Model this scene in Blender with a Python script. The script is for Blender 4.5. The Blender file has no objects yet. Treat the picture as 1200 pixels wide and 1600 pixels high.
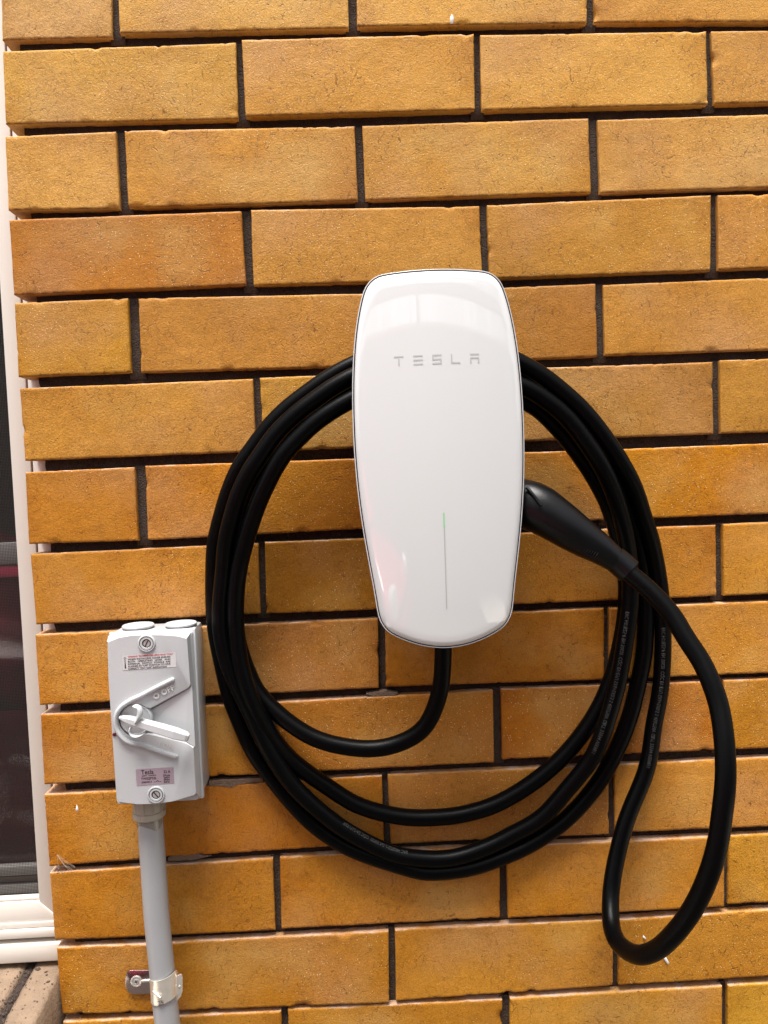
import bpy, bmesh, math, random
from mathutils import Vector, Matrix, noise
S = bpy.context.scene
COL = S.collection

# ------------------------------------------------------------------ camera
cam_d = bpy.data.cameras.new('camera'); cam = bpy.data.objects.new('camera', cam_d); COL.objects.link(cam)
cam.matrix_world = Matrix(((0.998630, 0.041555, -0.031817, 0.336772), (-0.033855, 0.049302, -0.998210, -0.828955), (-0.039912, 0.997919, 0.050641, 1.350922), (0.000000, 0.000000, 0.000000, 1.000000)))
cam_d.sensor_fit = 'VERTICAL'; cam_d.sensor_height = 36.0; cam_d.lens = 28.125
cam_d.clip_start = 0.02; cam_d.clip_end = 500.0
S.camera = cam

# ------------------------------------------------------------------ sky, sun, exposure
W = bpy.data.worlds.new('World'); S.world = W; W.use_nodes = True
wn = W.node_tree.nodes; wl = W.node_tree.links
sky = wn.new('ShaderNodeTexSky'); sky.sky_type = 'NISHITA'; sky.sun_disc = False
SUN_EL = math.radians(76); SUN_AZ = math.radians(200)      # azimuth from +Y, clockwise
sky.sun_elevation = SUN_EL; sky.sun_rotation = SUN_AZ; sky.dust_density = 3.0
hsv = wn.new('ShaderNodeHueSaturation'); hsv.inputs['Saturation'].default_value = 0.16
wl.new(sky.outputs[0], hsv.inputs['Color'])
wl.new(hsv.outputs[0], wn['Background'].inputs['Color'])
wn['Background'].inputs['Strength'].default_value = 0.05
sd = bpy.data.lights.new('sun', 'SUN'); so = bpy.data.objects.new('sun', sd); COL.objects.link(so)
sd.energy = 1.5; sd.angle = math.radians(30); sd.color = (1.0, 0.97, 0.925)
to_sun = Vector((math.sin(SUN_AZ)*math.cos(SUN_EL), math.cos(SUN_AZ)*math.cos(SUN_EL), math.sin(SUN_EL)))
so.rotation_euler = to_sun.to_track_quat('Z', 'Y').to_euler(); so.location = (0, -3, 5)
S.view_settings.view_transform = 'Standard'; S.view_settings.look = 'None'
S.view_settings.exposure = 2.35; S.view_settings.gamma = 1.0

# ------------------------------------------------------------------ helpers
def lin(r, g, b):
    f = lambda c: (c/255/12.92) if c/255 <= .04045 else ((c/255+.055)/1.055)**2.4
    return (f(r), f(g), f(b), 1.0)

def mesh(name, verts, faces, mat=None, parent=None, smooth=False, uvs=None):
    me = bpy.data.meshes.new(name); me.from_pydata([tuple(v) for v in verts], [], faces); me.update()
    if smooth: me.polygons.foreach_set('use_smooth', [True]*len(me.polygons))
    if uvs:
        l = me.uv_layers.new(name='UVMap')
        for p in me.polygons:
            for li in p.loop_indices: l.data[li].uv = uvs[me.loops[li].vertex_index]
    o = bpy.data.objects.new(name, me); COL.objects.link(o)
    if mat: me.materials.append(mat)
    if parent: o.parent = parent
    return o

def from_bm(name, bm, mat, parent=None, smooth=False, auto=None):
    bmesh.ops.recalc_face_normals(bm, faces=bm.faces[:])
    me = bpy.data.meshes.new(name); bm.to_mesh(me); bm.free()
    o = bpy.data.objects.new(name, me); COL.objects.link(o); me.materials.append(mat)
    if smooth:
        me.polygons.foreach_set('use_smooth', [True]*len(me.polygons))
        if auto: me.set_sharp_from_angle(angle=math.radians(auto))
    if parent: o.parent = parent
    return o

def thing(name, label, cat, loc=(0, 0, 0), group=None, kind=None):
    o = bpy.data.objects.new(name, None); COL.objects.link(o); o.location = loc; o.empty_display_size = .02
    if label: o['label'] = label
    if cat: o['category'] = cat
    if group: o['group'] = group
    if kind: o['kind'] = kind
    BASE[o.name] = Vector(loc)
    return o
BASE = {}

def rebase(root):
    "children were modelled in world space: shift them so that the root sits at its base"
    for c in root.children: c.location = c.location - root.location

def bevel_all(bm, w, seg=2):
    bmesh.ops.bevel(bm, geom=[e for e in bm.edges], offset=w, segments=seg, profile=.5, affect='EDGES', clamp_overlap=True)

def box_bm(x0, x1, y0, y1, z0, z1, bev=0, seg=2, bm=None):
    b = bmesh.new()
    v = [b.verts.new((x, y, z)) for x in (x0, x1) for y in (y0, y1) for z in (z0, z1)]
    for f in ((0,1,3,2),(4,6,7,5),(0,4,5,1),(2,3,7,6),(0,2,6,4),(1,5,7,3)): b.faces.new([v[i] for i in f])
    if bev: bevel_all(b, bev, seg)
    if bm is None: return b
    t = bpy.data.meshes.new('t'); b.to_mesh(t); b.free(); bm.from_mesh(t); bpy.data.meshes.remove(t)
    return bm

def box(name, x0, x1, y0, y1, z0, z1, mat, parent=None, bev=0, seg=2):
    return from_bm(name, box_bm(x0, x1, y0, y1, z0, z1, bev, seg), mat, parent, smooth=bool(bev), auto=40)

def prism(name, poly, y_front, y_back, mat, parent=None, bev=0, seg=2, side_out=0.0):
    "polygon given as (x,z) list, extruded from y_front (towards the viewer, smaller y) to y_back"
    bm = bmesh.new()
    n = len(poly)
    cx = sum(p[0] for p in poly)/n; cz = sum(p[1] for p in poly)/n
    f = [bm.verts.new((p[0], y_front, p[1])) for p in poly]
    b = [bm.verts.new((p[0]+(side_out if p[0] > cx else -side_out), y_back, p[1]+(side_out if p[1] > cz else -side_out))) for p in poly]
    ff = bm.faces.new(f); bm.faces.new(b[::-1])
    for i in range(n): bm.faces.new((f[i], b[i], b[(i+1) % n], f[(i+1) % n]))
    if bev:
        es = [e for e in ff.edges]
        bmesh.ops.bevel(bm, geom=es, offset=bev, segments=seg, profile=.5, affect='EDGES', clamp_overlap=True)
    bmesh.ops.triangulate(bm, faces=[f_ for f_ in bm.faces if len(f_.verts) > 4])
    return from_bm(name, bm, mat, parent, smooth=bool(bev), auto=35)

def frames(pts):
    n = len(pts); T = [(pts[min(i+1, n-1)]-pts[max(i-1, 0)]).normalized() for i in range(n)]
    u = Vector((0, -1, 0)); N = []
    for t in T:
        u = (Vector((0, -1, 0)) - t*t.dot(Vector((0, -1, 0))))
        if u.length < 1e-4: u = N[-1][0]
        u.normalize(); N.append((u, t.cross(u).normalized()))
    return T, N

def sweep(name, pts, rad, mat, parent=None, sides=24, cap=True, smooth=True):
    "rad: number, list, or list of (r_front, r_side)"
    pts = [Vector(p) for p in pts]; T, N = frames(pts); V = []; F = []
    for i, p in enumerate(pts):
        r = rad[i] if isinstance(rad, (list, tuple)) else rad
        a, b = r if isinstance(r, (list, tuple)) else (r, r)
        for k in range(sides):
            t = 2*math.pi*k/sides
            V.append(p + N[i][0]*math.cos(t)*a + N[i][1]*math.sin(t)*b)
    n = len(pts)
    for i in range(n-1):
        for k in range(sides):
            k2 = (k+1) % sides
            F.append((i*sides+k, i*sides+k2, (i+1)*sides+k2, (i+1)*sides+k))
    if cap: F.append(tuple(range(sides-1, -1, -1))); F.append(tuple((n-1)*sides+k for k in range(sides)))
    o = mesh(name, V, F, mat, parent, smooth)
    o.data.set_sharp_from_angle(angle=math.radians(50))
    return o

def lathe(name, prof, centre, axis, mat, parent=None, n=40, auto=30):
    "prof: (radius, height along axis) list"
    axis = Vector(axis).normalized(); q = axis.to_track_quat('Z', 'Y'); c = Vector(centre); V = []; F = []
    for r, h in prof:
        for k in range(n):
            a = 2*math.pi*k/n; V.append(c + q @ Vector((r*math.cos(a), r*math.sin(a), h)))
    for i in range(len(prof)-1):
        for k in range(n):
            k2 = (k+1) % n; F.append((i*n+k, i*n+k2, (i+1)*n+k2, (i+1)*n+k))
    F.append(tuple(range(n-1, -1, -1))); F.append(tuple((len(prof)-1)*n+k for k in range(n)))
    o = mesh(name, V, F, mat, parent, True); o.data.set_sharp_from_angle(angle=math.radians(auto)); return o

def catmull(P, step=.003):
    P = [Vector(p) for p in P]; out = []
    for i in range(len(P)-1):
        p0 = P[max(i-1, 0)]; p1 = P[i]; p2 = P[i+1]; p3 = P[min(i+2, len(P)-1)]
        m = max(2, int((p2-p1).length/step))
        for k in range(m):
            t = k/m
            out.append(.5*((2*p1)+(p2-p0)*t+(2*p0-5*p1+4*p2-p3)*t*t+(3*p1-p0-3*p2+p3)*t**3))
    out.append(P[-1]); return out

def smooth_path(P, it):
    for _ in range(it): P = [P[0]]+[(P[i-1]+P[i]*2+P[i+1])/4 for i in range(1, len(P)-1)]+[P[-1]]
    return P

def resample(P, step):
    out = [P[0]]; acc = 0
    for a, b in zip(P[:-1], P[1:]):
        l = (b-a).length
        while acc+l >= step:
            t = (step-acc)/l; a = a.lerp(b, t); out.append(a); l = (b-a).length; acc = 0
        acc += l
    return out

def text_mesh(body, size, align='LEFT', extrude=0.0, bevel=0.0, spacing=1.0, res=3, xscale=1.0, offset=0.0):
    cu = bpy.data.curves.new('txt', 'FONT'); cu.body = body; cu.size = size; cu.align_x = align; cu.extrude = extrude
    cu.bevel_depth = bevel; cu.resolution_u = res; cu.space_character = spacing; cu.offset = offset
    to = bpy.data.objects.new('txt', cu); COL.objects.link(to)
    dg = bpy.context.evaluated_depsgraph_get(); me = bpy.data.meshes.new_from_object(to.evaluated_get(dg))
    V = [Vector((v.co.x*xscale, v.co.y, v.co.z)) for v in me.vertices]; F = [tuple(p.vertices) for p in me.polygons]
    bpy.data.objects.remove(to); bpy.data.curves.remove(cu); bpy.data.meshes.remove(me)
    return V, F

def text_on(name, body, size, origin, xdir, mat, parent, align='LEFT', extrude=0.0, bevel=0.0, spacing=1.0, normal=(0, -1, 0), xscale=1.0, offset=0.0):
    V, F = text_mesh(body, size, align, extrude, bevel, spacing, xscale=xscale, offset=offset)
    n = Vector(normal); x = Vector(xdir).normalized(); y = n.cross(x).normalized(); o = Vector(origin)
    return mesh(name, [o+x*v.x+y*v.y+n*v.z for v in V], F, mat, parent)

# ------------------------------------------------------------------ materials
def new_mat(name):
    m = bpy.data.materials.new(name); m.use_nodes = True
    nt = m.node_tree; return m, nt.nodes, nt.links, nt.nodes['Principled BSDF']

def plain(name, col, rough=.5, metal=0, bump=None, coat=0, var=.0, vscale=30, spec=.5, emis=None):
    m, n, l, p = new_mat(name)
    p.inputs['Roughness'].default_value = rough; p.inputs['Metallic'].default_value = metal
    p.inputs['Coat Weight'].default_value = coat; p.inputs['Coat Roughness'].default_value = .03
    p.inputs['Specular IOR Level'].default_value = spec
    tc = n.new('ShaderNodeTexCoord')
    nz = n.new('ShaderNodeTexNoise'); nz.inputs['Scale'].default_value = vscale; nz.inputs['Detail'].default_value = 5
    l.new(tc.outputs['Object'], nz.inputs['Vector'])
    mx = n.new('ShaderNodeMix'); mx.data_type = 'RGBA'
    c = Vector(col[:3])
    mx.inputs[6].default_value = (*(c*(1-var)), 1); mx.inputs[7].default_value = (*[min(1, q) for q in c*(1+var)], 1)
    l.new(nz.outputs[0], mx.inputs[0]); l.new(mx.outputs[2], p.inputs['Base Color'])
    if emis: p.inputs['Emission Color'].default_value = emis[0]; p.inputs['Emission Strength'].default_value = emis[1]
    if bump:
        b = n.new('ShaderNodeBump'); b.inputs['Strength'].default_value = bump[1]; b.inputs['Distance'].default_value = bump[2]
        n2 = n.new('ShaderNodeTexNoise'); n2.inputs['Scale'].default_value = bump[0]; n2.inputs['Detail'].default_value = 4
        l.new(tc.outputs['Object'], n2.inputs['Vector']); l.new(n2.outputs[0], b.inputs['Height']); l.new(b.outputs[0], p.inputs['Normal'])
    return m

def brick_material():
    m, n, l, p = new_mat('brick_glaze')
    N = lambda t: n.new('ShaderNode'+t)
    tc = N('TexCoord'); oi = N('ObjectInfo'); uv = N('UVMap')
    add = N('VectorMath'); add.operation = 'ADD'
    sc = N('VectorMath'); sc.operation = 'SCALE'; sc.inputs['Scale'].default_value = 7.3
    comb = N('CombineXYZ'); l.new(oi.outputs['Random'], comb.inputs[0]); l.new(oi.outputs['Random'], comb.inputs[1]); l.new(oi.outputs['Random'], comb.inputs[2])
    l.new(comb.outputs[0], sc.inputs[0]); l.new(tc.outputs['Object'], add.inputs[0]); l.new(sc.outputs[0], add.inputs[1])
    V = add.outputs[0]
    def noise_(scale, detail=4, rough=.55, vec=V, dist=0.0):
        q = N('TexNoise'); q.inputs['Scale'].default_value = scale; q.inputs['Detail'].default_value = detail
        q.inputs['Roughness'].default_value = rough; q.inputs['Distortion'].default_value = dist; l.new(vec, q.inputs['Vector']); return q.outputs[0]
    def ramp(src, a, b, ca=0.0, cb=1.0):
        q = N('MapRange'); q.inputs[1].default_value = a; q.inputs[2].default_value = b; q.inputs[3].default_value = ca; q.inputs[4].default_value = cb
        q.clamp = True; l.new(src, q.inputs[0]); return q.outputs[0]
    def math_(op, a, b=None):
        q = N('Math'); q.operation = op
        for i, s in enumerate((a, b)):
            if s is None: continue
            if isinstance(s, (int, float)): q.inputs[i].default_value = s
            else: l.new(s, q.inputs[i])
        return q.outputs[0]
    def mix(fac, a, b, mode='MIX'):
        q = N('Mix'); q.data_type = 'RGBA'; q.blend_type = mode
        for i, s in ((0, fac), (6, a), (7, b)):
            if isinstance(s, (int, float)): q.inputs[i].default_value = s
            elif isinstance(s, tuple): q.inputs[i].default_value = s
            else: l.new(s, q.inputs[i])
        return q.outputs[2]
    base = oi.outputs['Color']
    # broad kiln flashing: pinker / browner clouds
    big = noise_(9, 3, .5)
    c = mix(ramp(big, .48, .74), base, mix(.55, base, (.48, .25, .11, 1)))
    c = mix(ramp(noise_(14, 3), .55, .8), c, mix(.5, base, (.47, .215, .03, 1)))
    c = mix(.35, c, mix(1.0, c, ramp(noise_(90, 5, .65), .3, .7, .78, 1.2), 'MULTIPLY'))
    c = mix(.6, c, mix(1.0, c, ramp(noise_(620, 4, .8), .36, .64, .62, 1.25), 'MULTIPLY'))
    # kiln flashing: browner, deeper orange ends and patches round a paler centre
    sx0 = N('SeparateXYZ'); l.new(uv.outputs[0], sx0.inputs[0])
    def edge(o_, lo, hi): return ramp(math_('MINIMUM', o_, math_('SUBTRACT', 1.0, o_)), lo, hi, 1, 0)
    ed = math_('MAXIMUM', edge(sx0.outputs[0], .0, .17), math_('MULTIPLY', edge(sx0.outputs[1], .0, .22), .6))
    fl = math_('MULTIPLY', math_('ADD', math_('MULTIPLY', ed, .75), .35), ramp(noise_(11, 4, .6), .40, .66))
    deep = N('Mix'); deep.data_type = 'RGBA'; deep.blend_type = 'MULTIPLY'; deep.inputs[0].default_value = 1.0
    l.new(c, deep.inputs[6]); deep.inputs[7].default_value = (.78, .68, .42, 1)
    c = mix(fl, c, deep.outputs[2])
    pale = N('Mix'); pale.data_type = 'RGBA'; pale.inputs[0].default_value = .32; l.new(c, pale.inputs[6]); pale.inputs[7].default_value = (.64, .44, .16, 1)
    c = mix(math_('MULTIPLY', ramp(noise_(8, 3, .5), .52, .70), math_('SUBTRACT', 1.0, ed)), c, pale.outputs[2])
    # hairline crackle, mostly vertical, broken up
    warp = N('VectorMath'); warp.operation = 'ADD'
    wn_ = N('TexNoise'); wn_.inputs['Scale'].default_value = 220; wn_.inputs['Detail'].default_value = 3; l.new(V, wn_.inputs['Vector'])
    ws = N('VectorMath'); ws.operation = 'SCALE'; ws.inputs['Scale'].default_value = .0065; l.new(wn_.outputs[1], ws.inputs[0])
    l.new(V, warp.inputs[0]); l.new(ws.outputs[0], warp.inputs[1])
    mp = N('Mapping'); mp.inputs['Scale'].default_value = (1.0, .0, .55); l.new(warp.outputs[0], mp.inputs['Vector'])
    vo = N('TexVoronoi'); vo.feature = 'DISTANCE_TO_EDGE'; vo.inputs['Scale'].default_value = 155; l.new(mp.outputs[0], vo.inputs['Vector'])
    crack = ramp(vo.outputs['Distance'], .006, .035, 1, 0)
    crack = math_('MULTIPLY', crack, ramp(noise_(170, 3), .46, .57))
    crack = math_('MULTIPLY', crack, ramp(noise_(22, 2), .38, .60, .25, 1))
    vo2 = N('TexVoronoi'); vo2.feature = 'DISTANCE_TO_EDGE'; vo2.inputs['Scale'].default_value = 420; l.new(warp.outputs[0], vo2.inputs['Vector'])
    crack2 = math_('MULTIPLY', ramp(vo2.outputs['Distance'], .02, .08, .5, 0), ramp(noise_(260, 2), .55, .65))
    ck = math_('MAXIMUM', crack, crack2)
    c = mix(math_('MULTIPLY', ck, .64), c, (.085, .03, .008, 1))
    # dark iron spots and pale grits that also paint in small glints
    v3 = N('TexVoronoi'); v3.inputs['Scale'].default_value = 230; l.new(V, v3.inputs['Vector'])
    s3 = N('SeparateColor'); l.new(v3.outputs['Color'], s3.inputs[0])
    spot = math_('MULTIPLY', ramp(v3.outputs['Distance'], .08, .20, 1, 0), ramp(s3.outputs[0], .968, .970))
    c = mix(math_('MULTIPLY', spot, .9), c, (.05, .018, .008, 1))
    v4 = N('TexVoronoi'); v4.inputs['Scale'].default_value = 520; l.new(V, v4.inputs['Vector'])
    s4 = N('SeparateColor'); l.new(v4.outputs['Color'], s4.inputs[0])
    grit = math_('MULTIPLY', ramp(v4.outputs['Distance'], .16, .32, 1, 0), ramp(s4.outputs[1], .950, .955))
    c = mix(math_('MULTIPLY', grit, .6), c, (.92, .72, .42, 1))
    # mortar smear along the top arris, ragged dark brown along the bottom one (uv.y runs 0..1 up the face)
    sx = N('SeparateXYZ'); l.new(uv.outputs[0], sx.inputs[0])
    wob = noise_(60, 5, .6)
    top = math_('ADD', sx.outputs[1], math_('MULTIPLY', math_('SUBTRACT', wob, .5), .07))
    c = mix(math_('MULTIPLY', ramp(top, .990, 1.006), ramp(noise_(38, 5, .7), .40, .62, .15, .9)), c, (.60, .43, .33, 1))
    botm = math_('ADD', sx.outputs[1], math_('MULTIPLY', math_('SUBTRACT', noise_(140, 5, .6), .5), .10))
    c = mix(math_('MULTIPLY', ramp(botm, .0, .022, 1, 0), .7), c, (.13, .045, .015, 1))
    l.new(c, p.inputs['Base Color'])
    p.inputs['Roughness'].default_value = .5; p.inputs['Specular IOR Level'].default_value = .22
    l.new(ramp(noise_(45, 3), .3, .7, .42, .68), p.inputs['Roughness'])
    # relief
    h = math_('ADD', math_('MULTIPLY', noise_(430, 4, .65), .55), math_('MULTIPLY', noise_(900, 3, .6), .5))
    h = math_('ADD', h, math_('MULTIPLY', noise_(60, 2), .6))
    h = math_('SUBTRACT', h, math_('MULTIPLY', ck, .35)); h = math_('SUBTRACT', h, math_('MULTIPLY', spot, .5)); h = math_('ADD', h, math_('MULTIPLY', grit, .35))
    b = N('Bump'); b.inputs['Strength'].default_value = .6; b.inputs['Distance'].default_value = .0016
    l.new(h, b.inputs['Height']); l.new(b.outputs[0], p.inputs['Normal'])
    return m

M = {}
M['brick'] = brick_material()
M['mortar'] = plain('mortar', (.034, .020, .014), .95, var=.6, vscale=160, bump=(500, 1.0, .003))
M['joint'] = plain('joint_mortar', (.058, .038, .027), .95, var=.55, vscale=420, bump=(700, 1.0, .003))
M['smear'] = plain('mortar_smear', (.15, .095, .065), .9, var=.4, vscale=90, bump=(500, .8, .002))
M['white_glass'] = plain('white_back_painted_glass', (.685, .69, .69), .03, spec=.5)
M['white_glass'].node_tree.nodes['Principled BSDF'].inputs['IOR'].default_value = 1.95
M['glass_edge'] = plain('glass_edge', (.60, .60, .61), .1, spec=.7)
M['gasket'] = plain('black_gasket', (.008, .008, .009), .12)
M['black_shell'] = plain('black_housing', (.003, .003, .0033), .45, bump=(900, .2, .0004), spec=.2)
M['logo'] = plain('logo_grey', (.46, .465, .465), .15)
M['led_off'] = plain('light_bar_unlit', (.45, .45, .44), .12)
M['led_on'] = plain('light_bar_green', (.32, .55, .35), .2, emis=((.10, .9, .18, 1), .02))
M['cable'] = plain('black_cable_sheath', (.0012, .0012, .0014), .33, var=.15, vscale=400, bump=(1400, .3, .0004), spec=.09)
M['cable_print'] = plain('cable_print', (.026, .026, .025), .7, var=.35, vscale=900)
M['plug'] = plain('black_plug_plastic', (.0028, .003, .0036), .3, bump=(1500, .3, .0004), spec=.24)
M['switch'] = plain('pale_grey_plastic', (.485, .49, .50), .34, var=.015, bump=(700, .12, .0006))
M['switch_base'] = plain('grey_plastic_base', (.42, .42, .42), .3, var=.03)
M['emboss'] = plain('emboss_lit_grey', (.66, .65, .65), .35)  # paler than the box: bright relief edges put into the letter colour
M['on_print'] = plain('pale_lettering', (.74, .70, .64), .5)
M['dark_gap'] = plain('dark_gap', (.03, .03, .03), .6)
M['screw'] = plain('steel_screw', (.50, .49, .47), .35, metal=.4)
M['red_dot'] = plain('maroon_dot', (.09, .008, .02), .4)
M['label_clear'] = plain('white_sticker', (.57, .56, .56), .25)
M['label_pink'] = plain('silver_pink_sticker', (.42, .34, .39), .28, metal=.25, var=.12, vscale=60)
M['ink'] = plain('black_ink', (.015, .013, .013), .5)
M['ink_red'] = plain('red_ink', (.52, .02, .03), .5)
M['conduit'] = plain('grey_conduit', (.35, .35, .36), .34, var=.06, vscale=25, bump=(400, .12, .0006))
M['adaptor'] = plain('beige_grey_adaptor', (.40, .355, .29), .35, var=.05)
M['glue'] = plain('dried_glue', (.24, .22, .19), .15)
M['zinc'] = plain('zinc_plate', (.84, .80, .72), .26, metal=.7, var=.15, vscale=120, bump=(160, .25, .0008))
M['zinc_red'] = plain('zinc_plate_tab', (.50, .40, .40), .2, metal=1, var=.15, vscale=90)
M['frame'] = plain('cream_white_powder_coat', (.72, .67, .605), .38, var=.03, vscale=14, bump=(300, .06, .0005))
M['caulk'] = plain('white_sealant', (.78, .73, .68), .5)
M['seam'] = plain('seam_line', (.16, .07, .05), .8)
M['screen'] = plain('flyscreen_wire', (.030, .026, .022), .6)
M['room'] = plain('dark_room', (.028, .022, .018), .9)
M['maroon_stand_in'] = plain('maroon_cloth_stand_in', (.45, .04, .09), .28, var=.3, vscale=12)  # tone of the red car's reflection, for the added cloth
M['sash'] = plain('sash_rail', (.24, .22, .21), .4)
M['sill_brick'] = plain('sill_brick', (.19, .128, .082), .75, var=.35, vscale=55, bump=(300, .8, .0016))
M['soil'] = plain('dark_grit', (.06, .04, .03), .95)
M['paving'] = plain('concrete_paving', (.062, .053, .043), .9, var=.2, vscale=3, bump=(60, .5, .004))
M['fence'] = plain('cream_fence_sheet', (.20, .195, .185), .5)
M['timber'] = plain('grey_post_paint', (.30, .31, .32), .5)
M['paint_drop'] = plain('white_paint', (.82, .80, .76), .5)
M['web'] = plain('cobweb', (.55, .45, .35), .8)
m = bpy.data.materials.new('window_glass'); M['glass'] = m; m.use_nodes = True
n = m.node_tree.nodes; l = m.node_tree.links; n.remove(n['Principled BSDF'])
tr = n.new('ShaderNodeBsdfTransparent'); tr.inputs[0].default_value = (.86, .88, .86, 1); gl = n.new('ShaderNodeBsdfGlossy'); gl.inputs['Roughness'].default_value = .01
fs = n.new('ShaderNodeFresnel'); fs.inputs[0].default_value = 1.5; mxs = n.new('ShaderNodeMixShader')
l.new(fs.outputs[0], mxs.inputs[0]); l.new(tr.outputs[0], mxs.inputs[1]); l.new(gl.outputs[0], mxs.inputs[2]); l.new(mxs.outputs[0], n['Material Output'].inputs['Surface'])

# ------------------------------------------------------------------ the setting: paving
pv = mesh('paving', [(-60, -60, 0), (60, -60, 0), (60, 20, 0), (-60, 20, 0)], [(0, 1, 2, 3)], M['paving'])
pv['kind'] = 'structure'
M['path'] = plain('pale_reflection_strip', (.62, .57, .48), .9, var=.12, vscale=6, bump=(80, .4, .003))
for x0_, x1_ in ((-1.35, -.85), (2.1, 2.95)):  # pale ground strips added to mirror as light arcs in the charger face
    pt_ = mesh('path', [(x0_, -9, .004), (x1_, -9, .004), (x1_, -.1, .004), (x0_, -.1, .004)], [(0, 1, 2, 3)], M['path']); pt_['kind'] = 'structure'

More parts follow.
